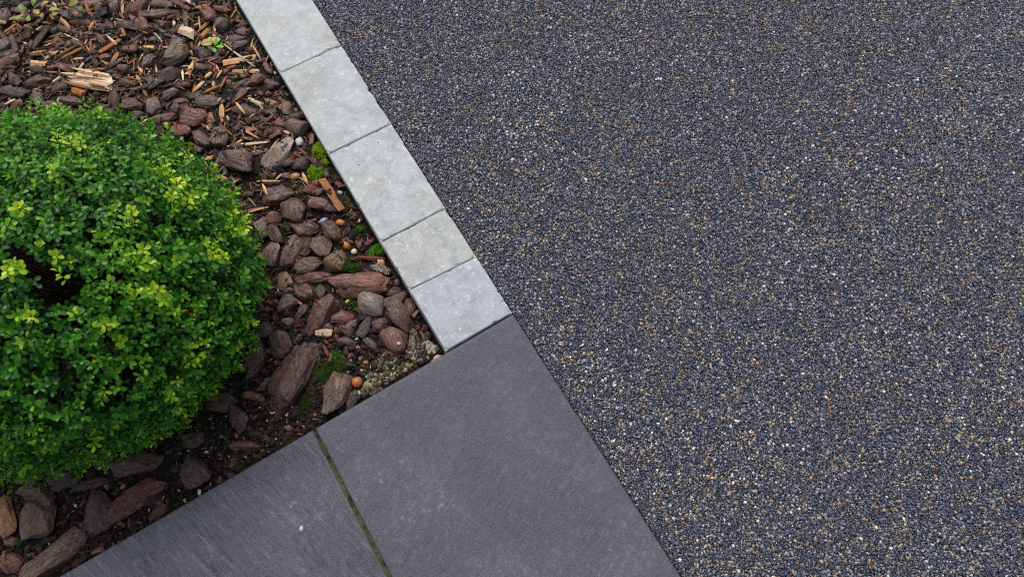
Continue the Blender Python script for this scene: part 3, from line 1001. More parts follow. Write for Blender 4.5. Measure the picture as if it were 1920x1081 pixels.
(S,358,82,16,6,80,'oc','short orange splinter under the square wood block',{}),
(S,415,208,42,10,87,'ch','upright tan stick, broadest of those near the broad reddish chunk',dict(ref='the upright tan stick')),
(S,452,205,32,6,52,'ch','pale tan splinter sloping from a crossed brown one',{}),
(S,450,182,34,6,-34,'wd','brown splinter crossing the top of the pale sloping one',{}),
(S,428,203,22,6,-24,'oc','short orange splinter touching the upright tan stick',{}),
(S,447,103,84,5,36,'cr','longest pale stick, lying over the tan wood wedge',dict(T=.005,ref='the longest pale stick')),
(C,477,188,28,10,24,'cr','pale rectangular wood chip beyond the brick-red bark bits',dict(ref='the pale rectangular chip')),
(S,479,94,38,6,60,'ch','tan stick parallel to the first edging block',{}),
(S,449,26,36,4,64,'tw','dull thin stick parallel to the top of the edging',{}),
(S,371,160,28,9,-40,'ch','lower half of a tan stick snapped near the rounded plum chunk',{}),
(S,391,141,17,8,-42,'ch','upper half of a tan stick snapped near the rounded plum chunk',{}),
(S,342,139,26,5,84,'cr','thin pale sliver standing right beside the rounded plum chunk',{}),
(S,293,135,28,4.5,86,'ch','thin tan sliver on the other side of the rounded plum chunk',{}),
(S,374,136,26,4,42,'pl','thin plum twig pointing at the snapped tan stick',{}),
(S,411,138,20,6,-58,'ch','short tan splinter near the small orange-pink flake',{}),
(S,359,163,30,4,-72,'wd','thin tan splinter pointing up below the snapped stick',{}),
(S,400,157,14,8,86,'ch','stubby tan chip above the striated plate',{}),
(C,276,84,22,8,6,'ch','small tan chip between the lumpy orange chip and the hollow grey chunk',{}),
(S,248,97,16,5,42,'wd','tiny tan stick beside the narrow grey-plum chunk',{}),
(S,248,118,22,4,-82,'wd','thin upright tan stick beside the narrow grey-plum chunk',{}),
(S,359,106,20,7,10,'ch','small tan chip between hollow grey chunk and the notched chip',{}),
(S,408,98,28,4,-40,'wd','brown-tan splinter above the tan wood wedge',{}),
(S,421,101,30,6,-48,'tw','dull brown splinter lying next to a brown-tan one by the tan wedge',{}),
(S,137,97,58,6,-28,'wd','longer of two tan strips lying parallel beyond the split wood chunk',{}),
(S,130,92,42,5,-30,'tw','shorter of two tan strips lying parallel beyond the split wood chunk',{}),
(S,165,92,22,4,56,'ch','thin tan splinter meeting the ends of the parallel strips',{}),
(S,135,69,44,3.4,26,'cr','thin pale straw beyond the parallel tan strips',{}),
(S,94,71,42,7,-8,'oc','frayed orange-tan strip near the thin pale straw',{}),
(S,84,78,20,4,-16,'cr','small pale splinter under the frayed orange-tan strip',{}),
(S,82,40,20,7,4,'wd','orange-brown chip beside the yellowing seedling, lying flat',{}),
(S,15,50,36,6,-36,'wd','tan strip near the picture edge under the yellowing seedling',{}),
(C,5,43,16,9,8,'ch','tan chip cut by the picture edge under the yellowing seedling',{}),
(S,33,77,18,7,8,'rd','pinkish short chip near the silvery grey lump',{}),
(S,47,80,18,4,24,'cr','thin pale splinter beside the pinkish short chip',{}),
(S,67,94,28,7,-12,'wd','orange-brown curved strip above the fibrous tan chip',{}),
(S,470,250,36,6,28,'ch','tan stick sloping above the pale grey chunk',{}),
(S,422,240,38,5,42,'wd','tan stick lying against the grey-brown oval chunk',{}),
(S,462,269,76,7,-3,'cr','long pale straw above the large ridged grey chunk',dict(T=.005,ref='the long pale straw')),
(S,447,262,18,6,-32,'ch','short tan splinter touching the top of the long pale straw',{}),
(C,417,331,20,10,16,'ch','short tan wood chip between the shrub and the large ridged chunk',{}),
(C,421,354,18,9,4,'oc','orange-brown chip behind the yellow shoots of the shrub',{}),
(S,467,371,34,4,50,'ch','thin tan stick near the yellow shoots of the shrub',{}),
(S,460,392,60,5,-16,'wd','long tan strip touching the shrub edge at the yellow shoots',{}),
(S,478,390,46,5,-12,'ch','pale strip lying on the long tan one at the yellow shoots',{}),
(S,497,356,28,7,66,'ch','tan stick lying across the knobbly plum chunk',{}),
(S,501,336,42,6,0,'ch','flat tan strip above the knobbly plum chunk',{}),
(S,521,329,18,5,-46,'ch','small tan splinter at the end of the flat tan strip',{}),
(S,570,331,26,7,64,'ch','tan strip standing beside the yellow pebble',{}),
(S,468,346,16,4,80,'wd','short upright splinter left of the knobbly plum chunk',{}),
(C,621,363,76,17,57,'wd','long orange-brown splinter of wood near the third edging block',dict(ref='the long orange-brown splinter',T=.014)),
(C,605,622,24,19,6,'cr','cream-yellow wood chip at the narrow tip of the biggest chunk',dict(ref='the cream wood chip',T=.016)),
(S,608,636,13,8,50,'pk','small pink chip under the cream wood chip',{}),
(S,608,654,26,9,66,'pk','pinkish wood sliver standing below the cream wood chip',{}),
(S,655,672,22,5,58,'cr','pale cream splinter lying on the dark moss',{}),
(S,692,476,52,9,4,'rd','dark red rotten splinter beside the fourth edging block',dict(bend=.15)),
(C,712,485,10,15,0,'ch','small tan chip between the dark red splinter and the edging',{}),
(C,130,945,10,6,50,'cr','tiny pale wood chip on soil above the dark ringed plate',{}),
(S,385,910,16,4,-70,'ch','tiny tan splinter touching the slab under the lone plum chunk',{}),
]
ORDER = {N: 0, 'mortar_lump': 1, FK: 2, ST: 3, P_: 3, C: 4, S: 5}
D = [d for d in D if d[3] > 0]
D.sort(key=lambda d: (ORDER[d[0]], -(d[3] * d[4]) if d[0] == N else 0))
for d in D:
    place(*d[:8], **d[8])

# fibres on the big split wood chunk are splinters of their own above; twigs lie across the mulch
def tube(pts, r0, r1, seg=5):
    pts = [Vector(p) for p in pts]
    V, F = [], []
    n = len(pts)
    for k, p in enumerate(pts):
        t = (pts[min(k + 1, n - 1)] - pts[max(k - 1, 0)]).normalized()
        a = t.cross(Vector((0, 0, 1)))
        if a.length < .1:
            a = t.cross(Vector((1, 0, 0)))
        a.normalize()
        b = t.cross(a)
        r = r0 + (r1 - r0) * k / (n - 1)
        for j in range(seg):
            q = 2 * math.pi * j / seg
            V.append((p + a * math.cos(q) * r + b * math.sin(q) * r)[:])
    for k in range(n - 1):
        for j in range(seg):
            F.append((k * seg + j, k * seg + (j + 1) % seg, (k + 1) * seg + (j + 1) % seg, (k + 1) * seg + j))
    return V, F

def hm(x, y):
    j, i = int((y - GY0) / GS), int((x - GX0) / GS)
    return HM[min(max(j, 0), HM.shape[0] - 1), min(max(i, 0), HM.shape[1] - 1)]

def twig(px, r, col, label, up=.003):
    P = [at(*p, -.015) for p in px]
    Q = []
    for k in range(len(P) - 1):
        for t in np.linspace(0, 1, 7)[:-1]:
            Q.append(P[k].lerp(P[k + 1], t))
    Q.append(P[-1])
    zs = [hm(p.x, p.y) for p in Q]
    zs = [max(zs[max(0, k - 4):k + 5]) * .5 + np.mean(zs[max(0, k - 4):k + 5]) * .5 for k in range(len(zs))]
    base = Q[0].copy()
    pts = [(p.x - base.x, p.y - base.y, z + up) for p, z in zip(Q, zs)]
    V, F = tube(pts, r, r * .6)
    o = obj('twig', mesh_np('twig', V, F, WOOD), loc=(base.x, base.y, 0), label=label, category='twig')
    o.color = lin(col)
    return o
twig([(555, 272), (585, 300), (608, 322), (619, 337)], .0016, (138, 94, 56), 'thin brown twig curving over both bright moss clumps')
twig([(215, 143), (235, 150), (252, 177), (275, 195)], .0016, (168, 116, 72), 'thin tan twig curving from the split wood chunk to the wet grey-pink block')
twig([(233, 143), (265, 151), (290, 159), (312, 164)], .0012, (158, 108, 86), 'fine reddish twig arching past the rounded plum chunk')
twig([(38, 180), (70, 172), (100, 169), (122, 171)], .0014, (142, 100, 66), 'thin brown twig between the split wood chunk and the shrub top')
twig([(85, 182), (98, 170), (108, 160)], .0012, (142, 104, 76), 'short thin twig crossing the brown one above the shrub top')
twig([(115, 66), (160, 67), (200, 66)], .001, (128, 86, 60), 'fine straight twig lying beside the thin pale straw')
twig([(148, 82), (165, 98), (175, 110)], .001, (142, 100, 76), 'fine twig crossing the parallel tan strips')
twig([(545, 338), (575, 337)], .0009, (110, 80, 60), 'hair-thin dark twig continuing the flat tan strip')
twig([(128, 955), (116, 962), (112, 978)], .0011, (176, 160, 140), 'pale hooked rootlet on soil beside the large tan-grey chunk')
twig([(323, 862), (325, 878), (330, 890)], .0009, (170, 150, 124), 'pale stalk sticking up beside the lone plum chunk', .006)
twig([(445, 655), (455, 668), (462, 678)], .0011, (120, 96, 74), 'thin shrub twig poking out over the large dark leaning chunk', .02)

# ------------------------------------------------------------------ loose chips: countable ones, each its own object
BED = [(-760, -160), (405, -60), (440, 0), (826, 655), (110, 1074), (-760, 1560)]
SH_PX = [(0, 212), (60, 200), (150, 198), (250, 215), (340, 268), (400, 300), (455, 400), (496, 500), (485, 620), (430, 735), (330, 815), (200, 845), (165, 905), (100, 880), (0, 905)]
def covered(px, py, need=0):
    p = at(px, py, -.018)
    j, i = int((p.y - GY0) / GS), int((p.x - GX0) / GS)
    if not (0 <= j < HM.shape[0] and 0 <= i < HM.shape[1]):
        return True
    return COVER[j, i]
CW = {(66, 41, 30): 'brown', (68, 44, 39): 'plum', (100, 50, 34): 'reddish', (74, 58, 48): 'grey-brown', (32, 24, 22): 'dark', (118, 52, 35): 'brick-red', (108, 70, 57): 'pinkish', (24, 19, 18): 'nearly black'}
SW = {(216, 176, 126): 'tan', (234, 214, 180): 'pale', (180, 116, 66): 'orange-brown', (138, 104, 72): 'dull brown', (160, 102, 76): 'reddish tan'}
SIZE = [(14, 'tiny'), (19, 'small'), (25, 'middling'), (99, 'longish')]
SEEN = set()
def side(p, q):
    """where p lies as seen from q, in words about the place"""
    d = (p[0] - q[0], p[1] - q[1])
    a = d[0] * UA.x + d[1] * UA.y
    b = d[0] * UB.x + d[1] * UB.y
    if abs(a) > abs(b):
        return 'on the slab side of' if a > 0 else 'beyond'
    return 'on the shrub side of' if b > 0 else 'on the edging side of'
def auto_label(word, size, noun, p):
    near = sorted(NAMED, key=lambda n: (n[0] - p[0]) ** 2 + (n[1] - p[1]) ** 2)
    cand = ['%s %s %s %s %s' % (size, word, noun, side(p, n), n[2]) for n in near[:4]]
    cand += ['%s %s between %s and %s' % (word, noun, near[i_][2], near[j_][2]) for j_ in range(1, 9) for i_ in range(j_)]
    for s in cand:
        if s not in SEEN and len(s.replace('-', ' ').split()) <= 16:
            break
    SEEN.add(s)
    return s
def loose(kind, n, zone, words_, lens, ratio, tall, group, noun):
    done, tries = 0, 0
    while done < n and tries < 14000:
        tries += 1
        px, py = zone()
        if not inside(np.array([[px, py]]), BED)[0] or inside(np.array([[px, py]]), SH_PX)[0]:
            continue
        if px < 3 or py < 3:
            continue
        if covered(px, py):
            continue
        Lp = random.choice(lens) * random.uniform(.85, 1.15)
        Wp = max(4, Lp * random.uniform(*ratio))
        ang = random.uniform(0, math.pi)
        if any(covered(px + s_ * Lp * .38 * math.cos(ang), py - s_ * Lp * .38 * math.sin(ang)) for s_ in (-1, 1)):
            continue
        k = px_m(px, py)
        p = at(px, py, -.018)
        if loc2(p)[1] < KW + Wp * k * .6 + .004:
            continue
        if loc2(p)[0] > -Wp * k * .6 - .003:
            continue
        L, W = Lp * k, Wp * k
        seed = random.randrange(10 ** 6)
        c = random.choice(list(words_))
        if kind == S:
            T = min(W * .8, .006)
            V, F = splinter(L, W, T, seed, 0, random.uniform(-.08, .08), 5)
            mat = WOOD
        else:
            T = W * tall
            if py < 300 and random.random() < .62:
                T = W * .3
                V, F = splinter(L * 1.1, W * 1.15, T, seed, random.random() < .5, random.uniform(-.12, .12), 7)
            else:
                V, F = nugget(L * 1.08, W * 1.08, T, seed, random.choice(['bark', 'flat', 'rock']), 2, random.uniform(-.3, .3), random.uniform(-.2, .2))
            mat = BARK
        z = rest_on(p.x, p.y, L, W, T, ang, .12, 62)
        fp = footprint(p.x, p.y, L, W, ang, -.001)
        COVER[fp[0]] |= fp[1] < .6
        size = [w for m_, w in SIZE if Lp < m_][0]
        o = obj(kind, mesh_np(kind, V, F, mat, kind != S), loc=(p.x, p.y, z), rot=(random.gauss(0, .2), random.gauss(0, .16), ang),
                label=auto_label(words_[c], size, noun, p), category='bark flake' if kind != S else 'wood splinter', group=group)
        v = random.uniform(.9, 1.1)
        o.color = lin(tuple(min(255, t * v) for t in c))
        done += 1
    print(kind, done)
upper = lambda: (random.uniform(0, 560), random.uniform(0, 300))
mid = lambda: (random.uniform(400, 830), random.uniform(240, 700))
low = lambda: (random.uniform(0, 560), random.uniform(740, 1081))
loose(FK, 175, upper, CW, [17, 21, 26, 32, 40], (.3, .58), .4, 'loose flakes of bark in the mulch', 'bark flake')
loose(FK, 62, mid, CW, [14, 17, 21, 26], (.4, .7), .55, 'loose flakes of bark in the mulch', 'bark flake')
loose(FK, 40, low, CW, [13, 16, 20, 25], (.4, .7), .5, 'loose flakes of bark in the mulch', 'bark flake')
loose(S, 120, upper, SW, [13, 16, 19, 24, 30], (.14, .3), .8, 'small splinters of wood in the mulch', 'wood splinter')
loose(S, 14, mid, SW, [11, 14, 17], (.2, .4), .8, 'small splinters of wood in the mulch', 'wood splinter')

# ------------------------------------------------------------------ fine litter and soil crumbs nobody could count
def scatter(name, n, zone_fn, tmpl, size_fn, cols, wts, mat, label, cat, sink=.2, flat=(1, 1, 1), clear=.0):
    P = zone_fn(n)
    P = P[inside(P, BED)]
    W2 = at_many(P, -.02)
    q = W2 - np.array(A[:2])
    b = q @ np.array(UB[:2])
    a = q @ np.array(UA[:2])
    keep = (b > KW + .002) & (a < -.003)
    W2 = W2[keep]
    m = len(W2)
    jx = np.clip(((W2[:, 0] - GX0) / GS).astype(int), 0, HM.shape[1] - 1)
    jy = np.clip(((W2[:, 1] - GY0) / GS).astype(int), 0, HM.shape[0] - 1)
    z = HM[jy, jx]
    if clear:
        k = ~(COVER[jy, jx] & (rng.random(m) < clear))
        W2, z = W2[k], z[k]
        m = len(W2)
    TV, TF = tmpl
    S_ = size_fn(m)                                     # (m,3)
    ang = rng.uniform(0, 2 * np.pi, m)
    tx, ty = rng.normal(0, .35, m), rng.normal(0, .35, m)
    jit = 1 + rng.normal(0, .22, (m, len(TV), 1))
    V = TV[None] * jit * S_[:, None, :]
    V[..., 2] += V[..., 0] * np.sin(tx)[:, None] + V[..., 1] * np.sin(ty)[:, None]
    c, s = np.cos(ang)[:, None], np.sin(ang)[:, None]
    X = V[..., 0] * c - V[..., 1] * s + W2[:, 0:1]
    Y = V[..., 0] * s + V[..., 1] * c + W2[:, 1:2]
    Z = V[..., 2] + (z + S_[:, 2] * (1 - 2 * sink))[:, None]
    VV = np.stack([X, Y, Z], -1).reshape(-1, 3)
    FF = (TF[None] + (np.arange(m) * len(TV))[:, None, None]).reshape(-1, TF.shape[1])
    C_ = np.array([lin(c_)[:3] for c_ in cols])[rng.choice(len(cols), m, p=np.array(wts) / sum(wts))]
    C_ = C_ * rng.uniform(.75, 1.2, (m, 1))
    obj(name, mesh_np(name, VV, FF, mat, False, np.repeat(C_, len(TV), 0)), kind='stuff', label=label, category=cat)
    print(name, m, len(FF))
def zone_box(boxes):
    def f(n):
        out = []
        for (x0, y0, x1, y1, w) in boxes:
            k = int(n * w)
            out.append(np.column_stack([rng.uniform(x0, x1, k), rng.uniform(y0, y1, k)]))
        return np.vstack(out)
    return f
I1 = ICO[1]
I1v = I1[0] * rng.uniform(.75, 1.1, (len(I1[0]), 1))
bx = np.array([(-1, -.6, -.7), (1, -.7, -.7), (1, .6, -.7), (-1, .7, -.7), (-.9, -.5, .7), (.85, -.55, .7), (.95, .5, .7), (-.85, .6, .7)])
bf = np.array([(0, 3, 2), (0, 2, 1), (4, 5, 6), (4, 6, 7), (0, 1, 5), (0, 5, 4), (1, 2, 6), (1, 6, 5), (2, 3, 7), (2, 7, 6), (3, 0, 4), (3, 4, 7)])
def sz_chip(m):
    L = rng.uniform(.004, .0115, m)
    return np.column_stack([L, L * rng.uniform(.18, .55, m), L * rng.uniform(.1, .26, m)])
def sz_sliver(m):
    L = rng.uniform(.004, .013, m)
    return np.column_stack([L, rng.uniform(.0007, .0018, m), rng.uniform(.0005, .0011, m)])
def sz_crumb(m):
    r = rng.gamma(2.2, .0011, m) + .0009
    return np.column_stack([r, r * rng.uniform(.7, 1.1, m), r * rng.uniform(.6, .9, m)])
def sz_grit(m):
    r = rng.gamma(2.0, .0010, m) + .0012
    return np.column_stack([r, r * rng.uniform(.75, 1.1, m), r * rng.uniform(.65, .9, m)])
darks = [(28, 22, 20), (38, 29, 26), (50, 37, 32), (64, 46, 38), (54, 40, 40), (80, 55, 44), (100, 56, 42)]
scatter('soil_crumbs', 23000, zone_box([(-230, -150, 830, 1250, .87), (-760, -150, -200, 1560, .3), (380, 540, 830, 1081, .35), (-100, 800, 560, 1200, .35)]), (I1v, I1[1]), sz_crumb, darks + [(52, 50, 26), (120, 96, 74)], [4, 5, 5, 3, 2, 1, .6, 1, .5], CRUMB, 'dark crumbs of soil and rotted bark over the bed', 'soil crumbs', .25, clear=.995)
scatter('bark_litter', 9000, zone_box([(-230, -150, 600, 300, .6), (-760, -150, -200, 1500, .25), (-230, 200, 130, 1100, .08), (400, 220, 780, 640, .20)]), (bx, bf), sz_chip, darks[2:] + [(128, 66, 46), (96, 82, 72), (176, 118, 72), (206, 164, 116)], [3.5, 3, 3, 2.6, 2, 1, .6, .6, .4], LITTER, 'shredded bark litter between the larger bark chunks', 'bark litter', .1, clear=.93)
scatter('wood_slivers', 1500, zone_box([(-230, -150, 560, 260, .9), (400, 240, 640, 420, .1)]), (bx, bf), sz_sliver, [(206, 164, 116), (180, 124, 76), (226, 204, 168), (136, 100, 70)], [3, 3, 1, 3], LITTER, 'hair-thin wood slivers strewn over the mulch', 'wood slivers', .0, clear=.8)
scatter('pale_crumbs', 430, zone_box([(330, 760, 620, 900, .45), (60, 900, 420, 1075, .3), (520, 600, 720, 760, .25)]), (I1v, I1[1]), lambda m: sz_grit(m) * np.array([.95, .6, .6]), [(214, 178, 128), (196, 124, 70), (224, 216, 204), (170, 100, 66)], [2, 2, 1.2, 2], CRUMB, 'pale crumbs and seeds scattered on the bare soil by the slabs', 'crumbs', .1, clear=1.0)
def corner(n):
    t = rng.random(n) ** .75
    p = np.array([830, 654]) + (np.array([670, 745]) - np.array([830, 654])) * t[:, None]
    up = rng.gamma(1.6, 13, n)
    return p + np.column_stack([-up * .5, -up]) * (.5 + .6 * (1 - t[:, None]))
scatter('mortar_grit', 2300, corner, (I1v, I1[1]), lambda m: sz_grit(m) * .78, [(138, 126, 98), (106, 98, 72), (176, 164, 142), (82, 78, 54), (60, 54, 42)], [2, 3, .8, 3, 3.5], CRUMB, 'buff grit of crumbled mortar in the corner of blocks and slab', 'grit', .2, clear=.85)

# ------------------------------------------------------------------ moss
def moss(px, py, Lp, Wp, deg, col, label, n, height):
    k = px_m(px, py)
    L, W = Lp * k, Wp * k
    p = at(px, py, -.02)
    d = at(px + math.cos(math.radians(deg)) * 5, py + math.sin(math.radians(deg)) * 5, -.02) - p
    ang = math.atan2(d.y, d.x)
    z0 = np.median(HM[footprint(p.x, p.y, L, W, ang)[0]]) - .003
    r = np.random.default_rng(int(px * 7 + py))
    # cushion body plus many little shoots
    V, F = ICO[3]
    lump = 1 + .28 * fbm(V * 2.2 + px, 5, 3)
    B_ = V * lump[:, None] * np.array([L / 2, W / 2, height])
    colb = np.array(lin(col)[:3]) * 1.45
    VV, FF, CC = [B_], [F], [np.tile(colb * .5, (len(B_), 1))]
    base = len(B_)
    cand = np.where(V[:, 2] > -.15)[0]
    for i in range(n):
        v = r.normal(size=3)
        v[2] = abs(v[2]) + .1
        v /= np.linalg.norm(v)
        l = 1 + .28 * fbm((v * 2.2 + px)[None], 5, 3)[0]
        o_ = v * l * np.array([L / 2, W / 2, height])
        dirv = v * np.array([1, 1, 1.3]) + r.normal(0, .45, 3)
        dirv /= np.linalg.norm(dirv)
        a = np.cross(dirv, r.normal(size=3))
        a /= np.linalg.norm(a)
        b_ = np.cross(dirv, a)
        h, w = r.uniform(.0016, .0034), r.uniform(.0005, .0009)
        for s in range(3):
            t = 2 * np.pi * s / 3
            sd = a * np.cos(t) + b_ * np.sin(t)
            VV.append(np.array([o_ - dirv * .0006 + a * w * .2, o_ + dirv * h * .6 + sd * w * 1.7, o_ + dirv * h + sd * w * .8]))
            FF.append(np.array([[base, base + 1, base + 2]]))
            CC.append(np.tile(colb * r.uniform(.75, 1.35) * np.array([r.uniform(.85, 1.2), 1, 1]), (3, 1)))
            base += 3
    me = mesh_np('moss_cushion', np.vstack(VV), np.vstack(FF), MOSS, True, np.vstack(CC))
    obj('moss_cushion', me, loc=(p.x, p.y, z0), rot=(0, 0, ang), label=label, category='moss')
moss(596, 279, 32, 26, 60, (140, 160, 22), 'yellow-green moss cushion against the second edging joint', 900, .011)
moss(592, 318, 30, 34, 70, (112, 150, 16), 'bright green moss cushion under the thin curving twig', 900, .012)
moss(606, 300, 12, 14, 0, (150, 164, 30), 'small yellowish moss tuft between the two bright cushions', 250, .007)
moss(671, 423, 26, 18, -40, (70, 112, 18), 'ragged green moss patch beside the amber pebble and the edging', 520, .007)
moss(704, 462, 26, 34, 50, (84, 140, 14), 'vivid green moss cushion against the third edging joint', 850, .011)
moss(654, 497, 30, 20, 10, (46, 80, 14), 'dark green moss patch between the round tan chunk and the speckled piece', 480, .007)
moss(658, 564, 22, 13, 20, (44, 92, 12), 'small deep green moss tuft under the long pinkish chunk', 320, .007)
moss(626, 659, 20, 22, 0, (70, 122, 14), 'small round bright moss cushion below the cream wood chip', 480, .008)
moss(612, 692, 74, 44, -34, (48, 72, 12), 'wide dark green moss carpet beside the biggest bark chunk', 1900, .006)
moss(578, 742, 60, 34, -40, (52, 56, 14), 'olive brown moss carpet between the biggest chunk and the silvery one', 1100, .005)
moss(535, 822, 24, 13, -24, (72, 74, 16), 'olive moss tuft near the slab joint', 300, .005)
moss(545, 800, 26, 22, 0, (46, 46, 14), 'brownish moss patch just above the olive tuft at the slab joint', 300, .004)
moss(190, 1006, 10, 13, 40, (78, 116, 20), 'tiny green moss tuft near the dark ringed plate and the slab', 160, .005)

moss(648, 372, 12, 26, -33, (96, 120, 20), 'thin olive moss strip hugging the third edging block by the long orange-brown splinter', 260, .005)
moss(636, 482, 18, 14, 10, (58, 96, 16), 'small moss patch touching the round tan chunk on its edging side', 240, .005)
moss(560, 776, 34, 18, -28, (62, 74, 14), 'flat olive moss streak along the slab below the brown moss carpet', 420, .004)
moss(500, 838, 20, 10, -28, (56, 66, 14), 'faint olive moss smear on soil beside the flat red-faced bark piece', 220, .004)
moss(654, 676, 20, 16, 0, (50, 78, 14), 'dark moss patch between the pale cream splinter and the small orange pebble', 320, .004)

# ------------------------------------------------------------------ the clipped shrub
SC_C = np.array([-.8377, .4096, .1371])
SC_R = np.array([.3539, .3475, .3039])
_tr = [((-.25, .76, .59), .976), ((-.04, .86, .51), .994), ((.28, .9, .34), 1.013), ((.51, .84, .19), .988), ((.65, .76, .09), 1.024), ((.76, .65, -.01), 1.015),
       ((.84, .54, -.09), .97), ((.89, .42, -.15), .999), ((.94, .25, -.22), 1.008), ((.94, -.11, -.32), 1.011), ((.91, -.24, -.35), .99), ((.86, -.37, -.36), .99),
       ((.82, -.46, -.35), 1.026), ((.73, -.59, -.34), 1.002), ((.49, -.82, -.28), .97), ((.34, -.91, -.23), .95), ((.26, -.95, -.17), 1.07), ((.12, -.99, -.12), 1.02), ((-.02, -1, 0), 1.06), ((-.1, -.98, .1), 1.05)]
_td = np.array([t[0] for t in _tr])
_td /= np.linalg.norm(_td, axis=1)[:, None]
_tv = np.array([t[1] for t in _tr])
def shrub_r(dv):
    """outline of the shrub: how far it reaches in each direction, times the ellipsoid"""
    w = np.exp(-((1 - dv @ _td.T) / .012))
    s = (w * (_tv - 1)).sum(1) / (w.sum(1) + .25)
    return .962 * (1 + s + .036 * fbm(dv * 4.5, 3, 2) + .022 * fbm(dv * 12, 8, 2))

shrub = empty('box_shrub', (SC_C[0], SC_C[1], -.035), label='dense round clipped shrub with glossy small green leaves in the bark bed', category='shrub')
SOFF = Vector((SC_C[0], SC_C[1], -.035))
def P_on(dv, f=1.0):
    return SC_C + dv * SC_R * (shrub_r(dv) * f)[:, None]

# the gap in the crown seen in the photograph, and two thin spots
GAPS = [((.42, -.25, .87), .165, 1.0), ((.30, -.16, .93), .10, .9), ((.66, -.45, .60), .10, .7), ((.87, -.22, .43), .075, .7)]
def gap_at(dv):
    g = np.zeros(len(dv))
    for c, r, k in GAPS:
        c = np.array(c) / np.linalg.norm(c)
        dd = np.linalg.norm((dv - c) * np.array([1, 1.35, 1]), axis=1) + .05 * fbm(dv * 9, 31, 2)
        g = np.maximum(g, k * np.clip((r - dd) / (r * .35), 0, 1))
    return g

def leaf_template(nl=4):
    """obovate leaf, length 1 along x, cupped and folded on its midrib"""
    t = np.array([0, .16, .42, .70, .90, 1.0])
    w = np.array([.035, .12, .235, .275, .19, .05])
    nl = 5
    V, F = [], []
    for k in range(nl + 1):
        x = t[k]
        up = .10 * math.sin(x * 2.6) - .10 * x * x
        V += [(x, -w[k], up + w[k] * .16), (x, 0, up), (x, w[k], up + w[k] * .16)]
    for k in range(nl):
        for s in (0, 1):
            a = 3 * k + s
            F.append((a, a + 3, a + 4, a + 1))
    return np.array(V), np.array(F)
LT, LF = leaf_template()

def frame(ax):
    """per-row orthonormal frame around ax (n,3)"""
    r = rng.normal(size=ax.shape)
    a = np.cross(ax, r)
    a /= np.linalg.norm(a, axis=1)[:, None]
    return a, np.cross(ax, a)

LEAVES = []      # rows: origin(3) xdir(3) zdir(3) length colour(3)
def sprigs(base, ax, nleaf, length, spread, colf, stem):
    """rosettes of leaves about a shoot: base (n,3) tip position, ax (n,3) shoot direction"""
    n = len(base)
    a, b = frame(ax)
    out = []
    for k in range(nleaf):
        lvl = k // 2
        th = (k % 2) * np.pi + lvl * np.pi / 2 * .93 + rng.normal(0, .3, n)
        rad = a * np.cos(th)[:, None] + b * np.sin(th)[:, None]
        el = spread[min(lvl, len(spread) - 1)] + rng.normal(0, .12, n)
        xd = rad * np.cos(el)[:, None] + ax * np.sin(el)[:, None]
        zd = ax * np.cos(el)[:, None] - rad * np.sin(el)[:, None]
        roll = rng.normal(0, .2, n)
        yd = np.cross(zd, xd)
        zd = zd * np.cos(roll)[:, None] + yd * np.sin(roll)[:, None]
        L = length * rng.uniform(.78, 1.15, n) * (1.0 if lvl else .72 + .1 * (k % 2))
        o = base - ax * (stem * lvl)[:, None]
        c = colf(n, lvl)
        out.append(np.column_stack([o + rad * .0008, xd, zd, L, c]))
    return np.vstack(out)

def fib(n):
    i = np.arange(n) + .5
    ph = np.arccos(1 - 2 * i / n)
    th = np.pi * (1 + 5 ** .5) * i
    return np.column_stack([np.cos(th) * np.sin(ph), np.sin(th) * np.sin(ph), np.cos(ph)])

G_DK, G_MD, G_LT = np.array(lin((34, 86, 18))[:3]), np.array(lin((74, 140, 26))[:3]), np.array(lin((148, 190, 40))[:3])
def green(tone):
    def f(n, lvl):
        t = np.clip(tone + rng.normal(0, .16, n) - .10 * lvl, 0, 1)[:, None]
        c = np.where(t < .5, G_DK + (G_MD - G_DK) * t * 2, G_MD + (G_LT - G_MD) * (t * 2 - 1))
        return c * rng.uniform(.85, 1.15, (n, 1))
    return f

def layer(n, f, fj, nleaf, length, tone0):
    dv = fib(n)
    dv = dv + rng.normal(0, .45 / math.sqrt(n) * 2.2, dv.shape)
    dv /= np.linalg.norm(dv, axis=1)[:, None]
    dv = dv[dv[:, 2] > -.52]
    dens = fbm(dv * 6.5, 77, 2)
    keep = (rng.random(len(dv)) > gap_at(dv)) & (dens > -.62)
    dv = dv[keep]
    tone = np.clip(tone0 + .26 * fbm(dv * 5, 21, 2) + .16 * fbm(dv * 22, 61, 1), 0, 1)
    base = P_on(dv, 1) * 1.0
    r = f + rng.normal(0, fj, len(dv)) + .018 * fbm(dv * 16, 40, 2)
    base = SC_C + (base - SC_C) * r[:, None]
    nrm = dv / SC_R
    nrm /= np.linalg.norm(nrm, axis=1)[:, None]
    ax = nrm + rng.normal(0, .30, dv.shape) + np.array([0, 0, .28])
    ax /= np.linalg.norm(ax, axis=1)[:, None]
    return sprigs(base, ax, nleaf, length * rng.uniform(.8, 1.15, len(dv)), [.95, .45, .15, -.05], green(tone), rng.uniform(.004, .0075, len(dv)))

Lr = np.vstack([layer(3900, 1.0, .024, 8, .0114, .45), layer(2400, .91, .03, 8, .0120, .24), layer(900, .80, .04, 6, .015, .12)])
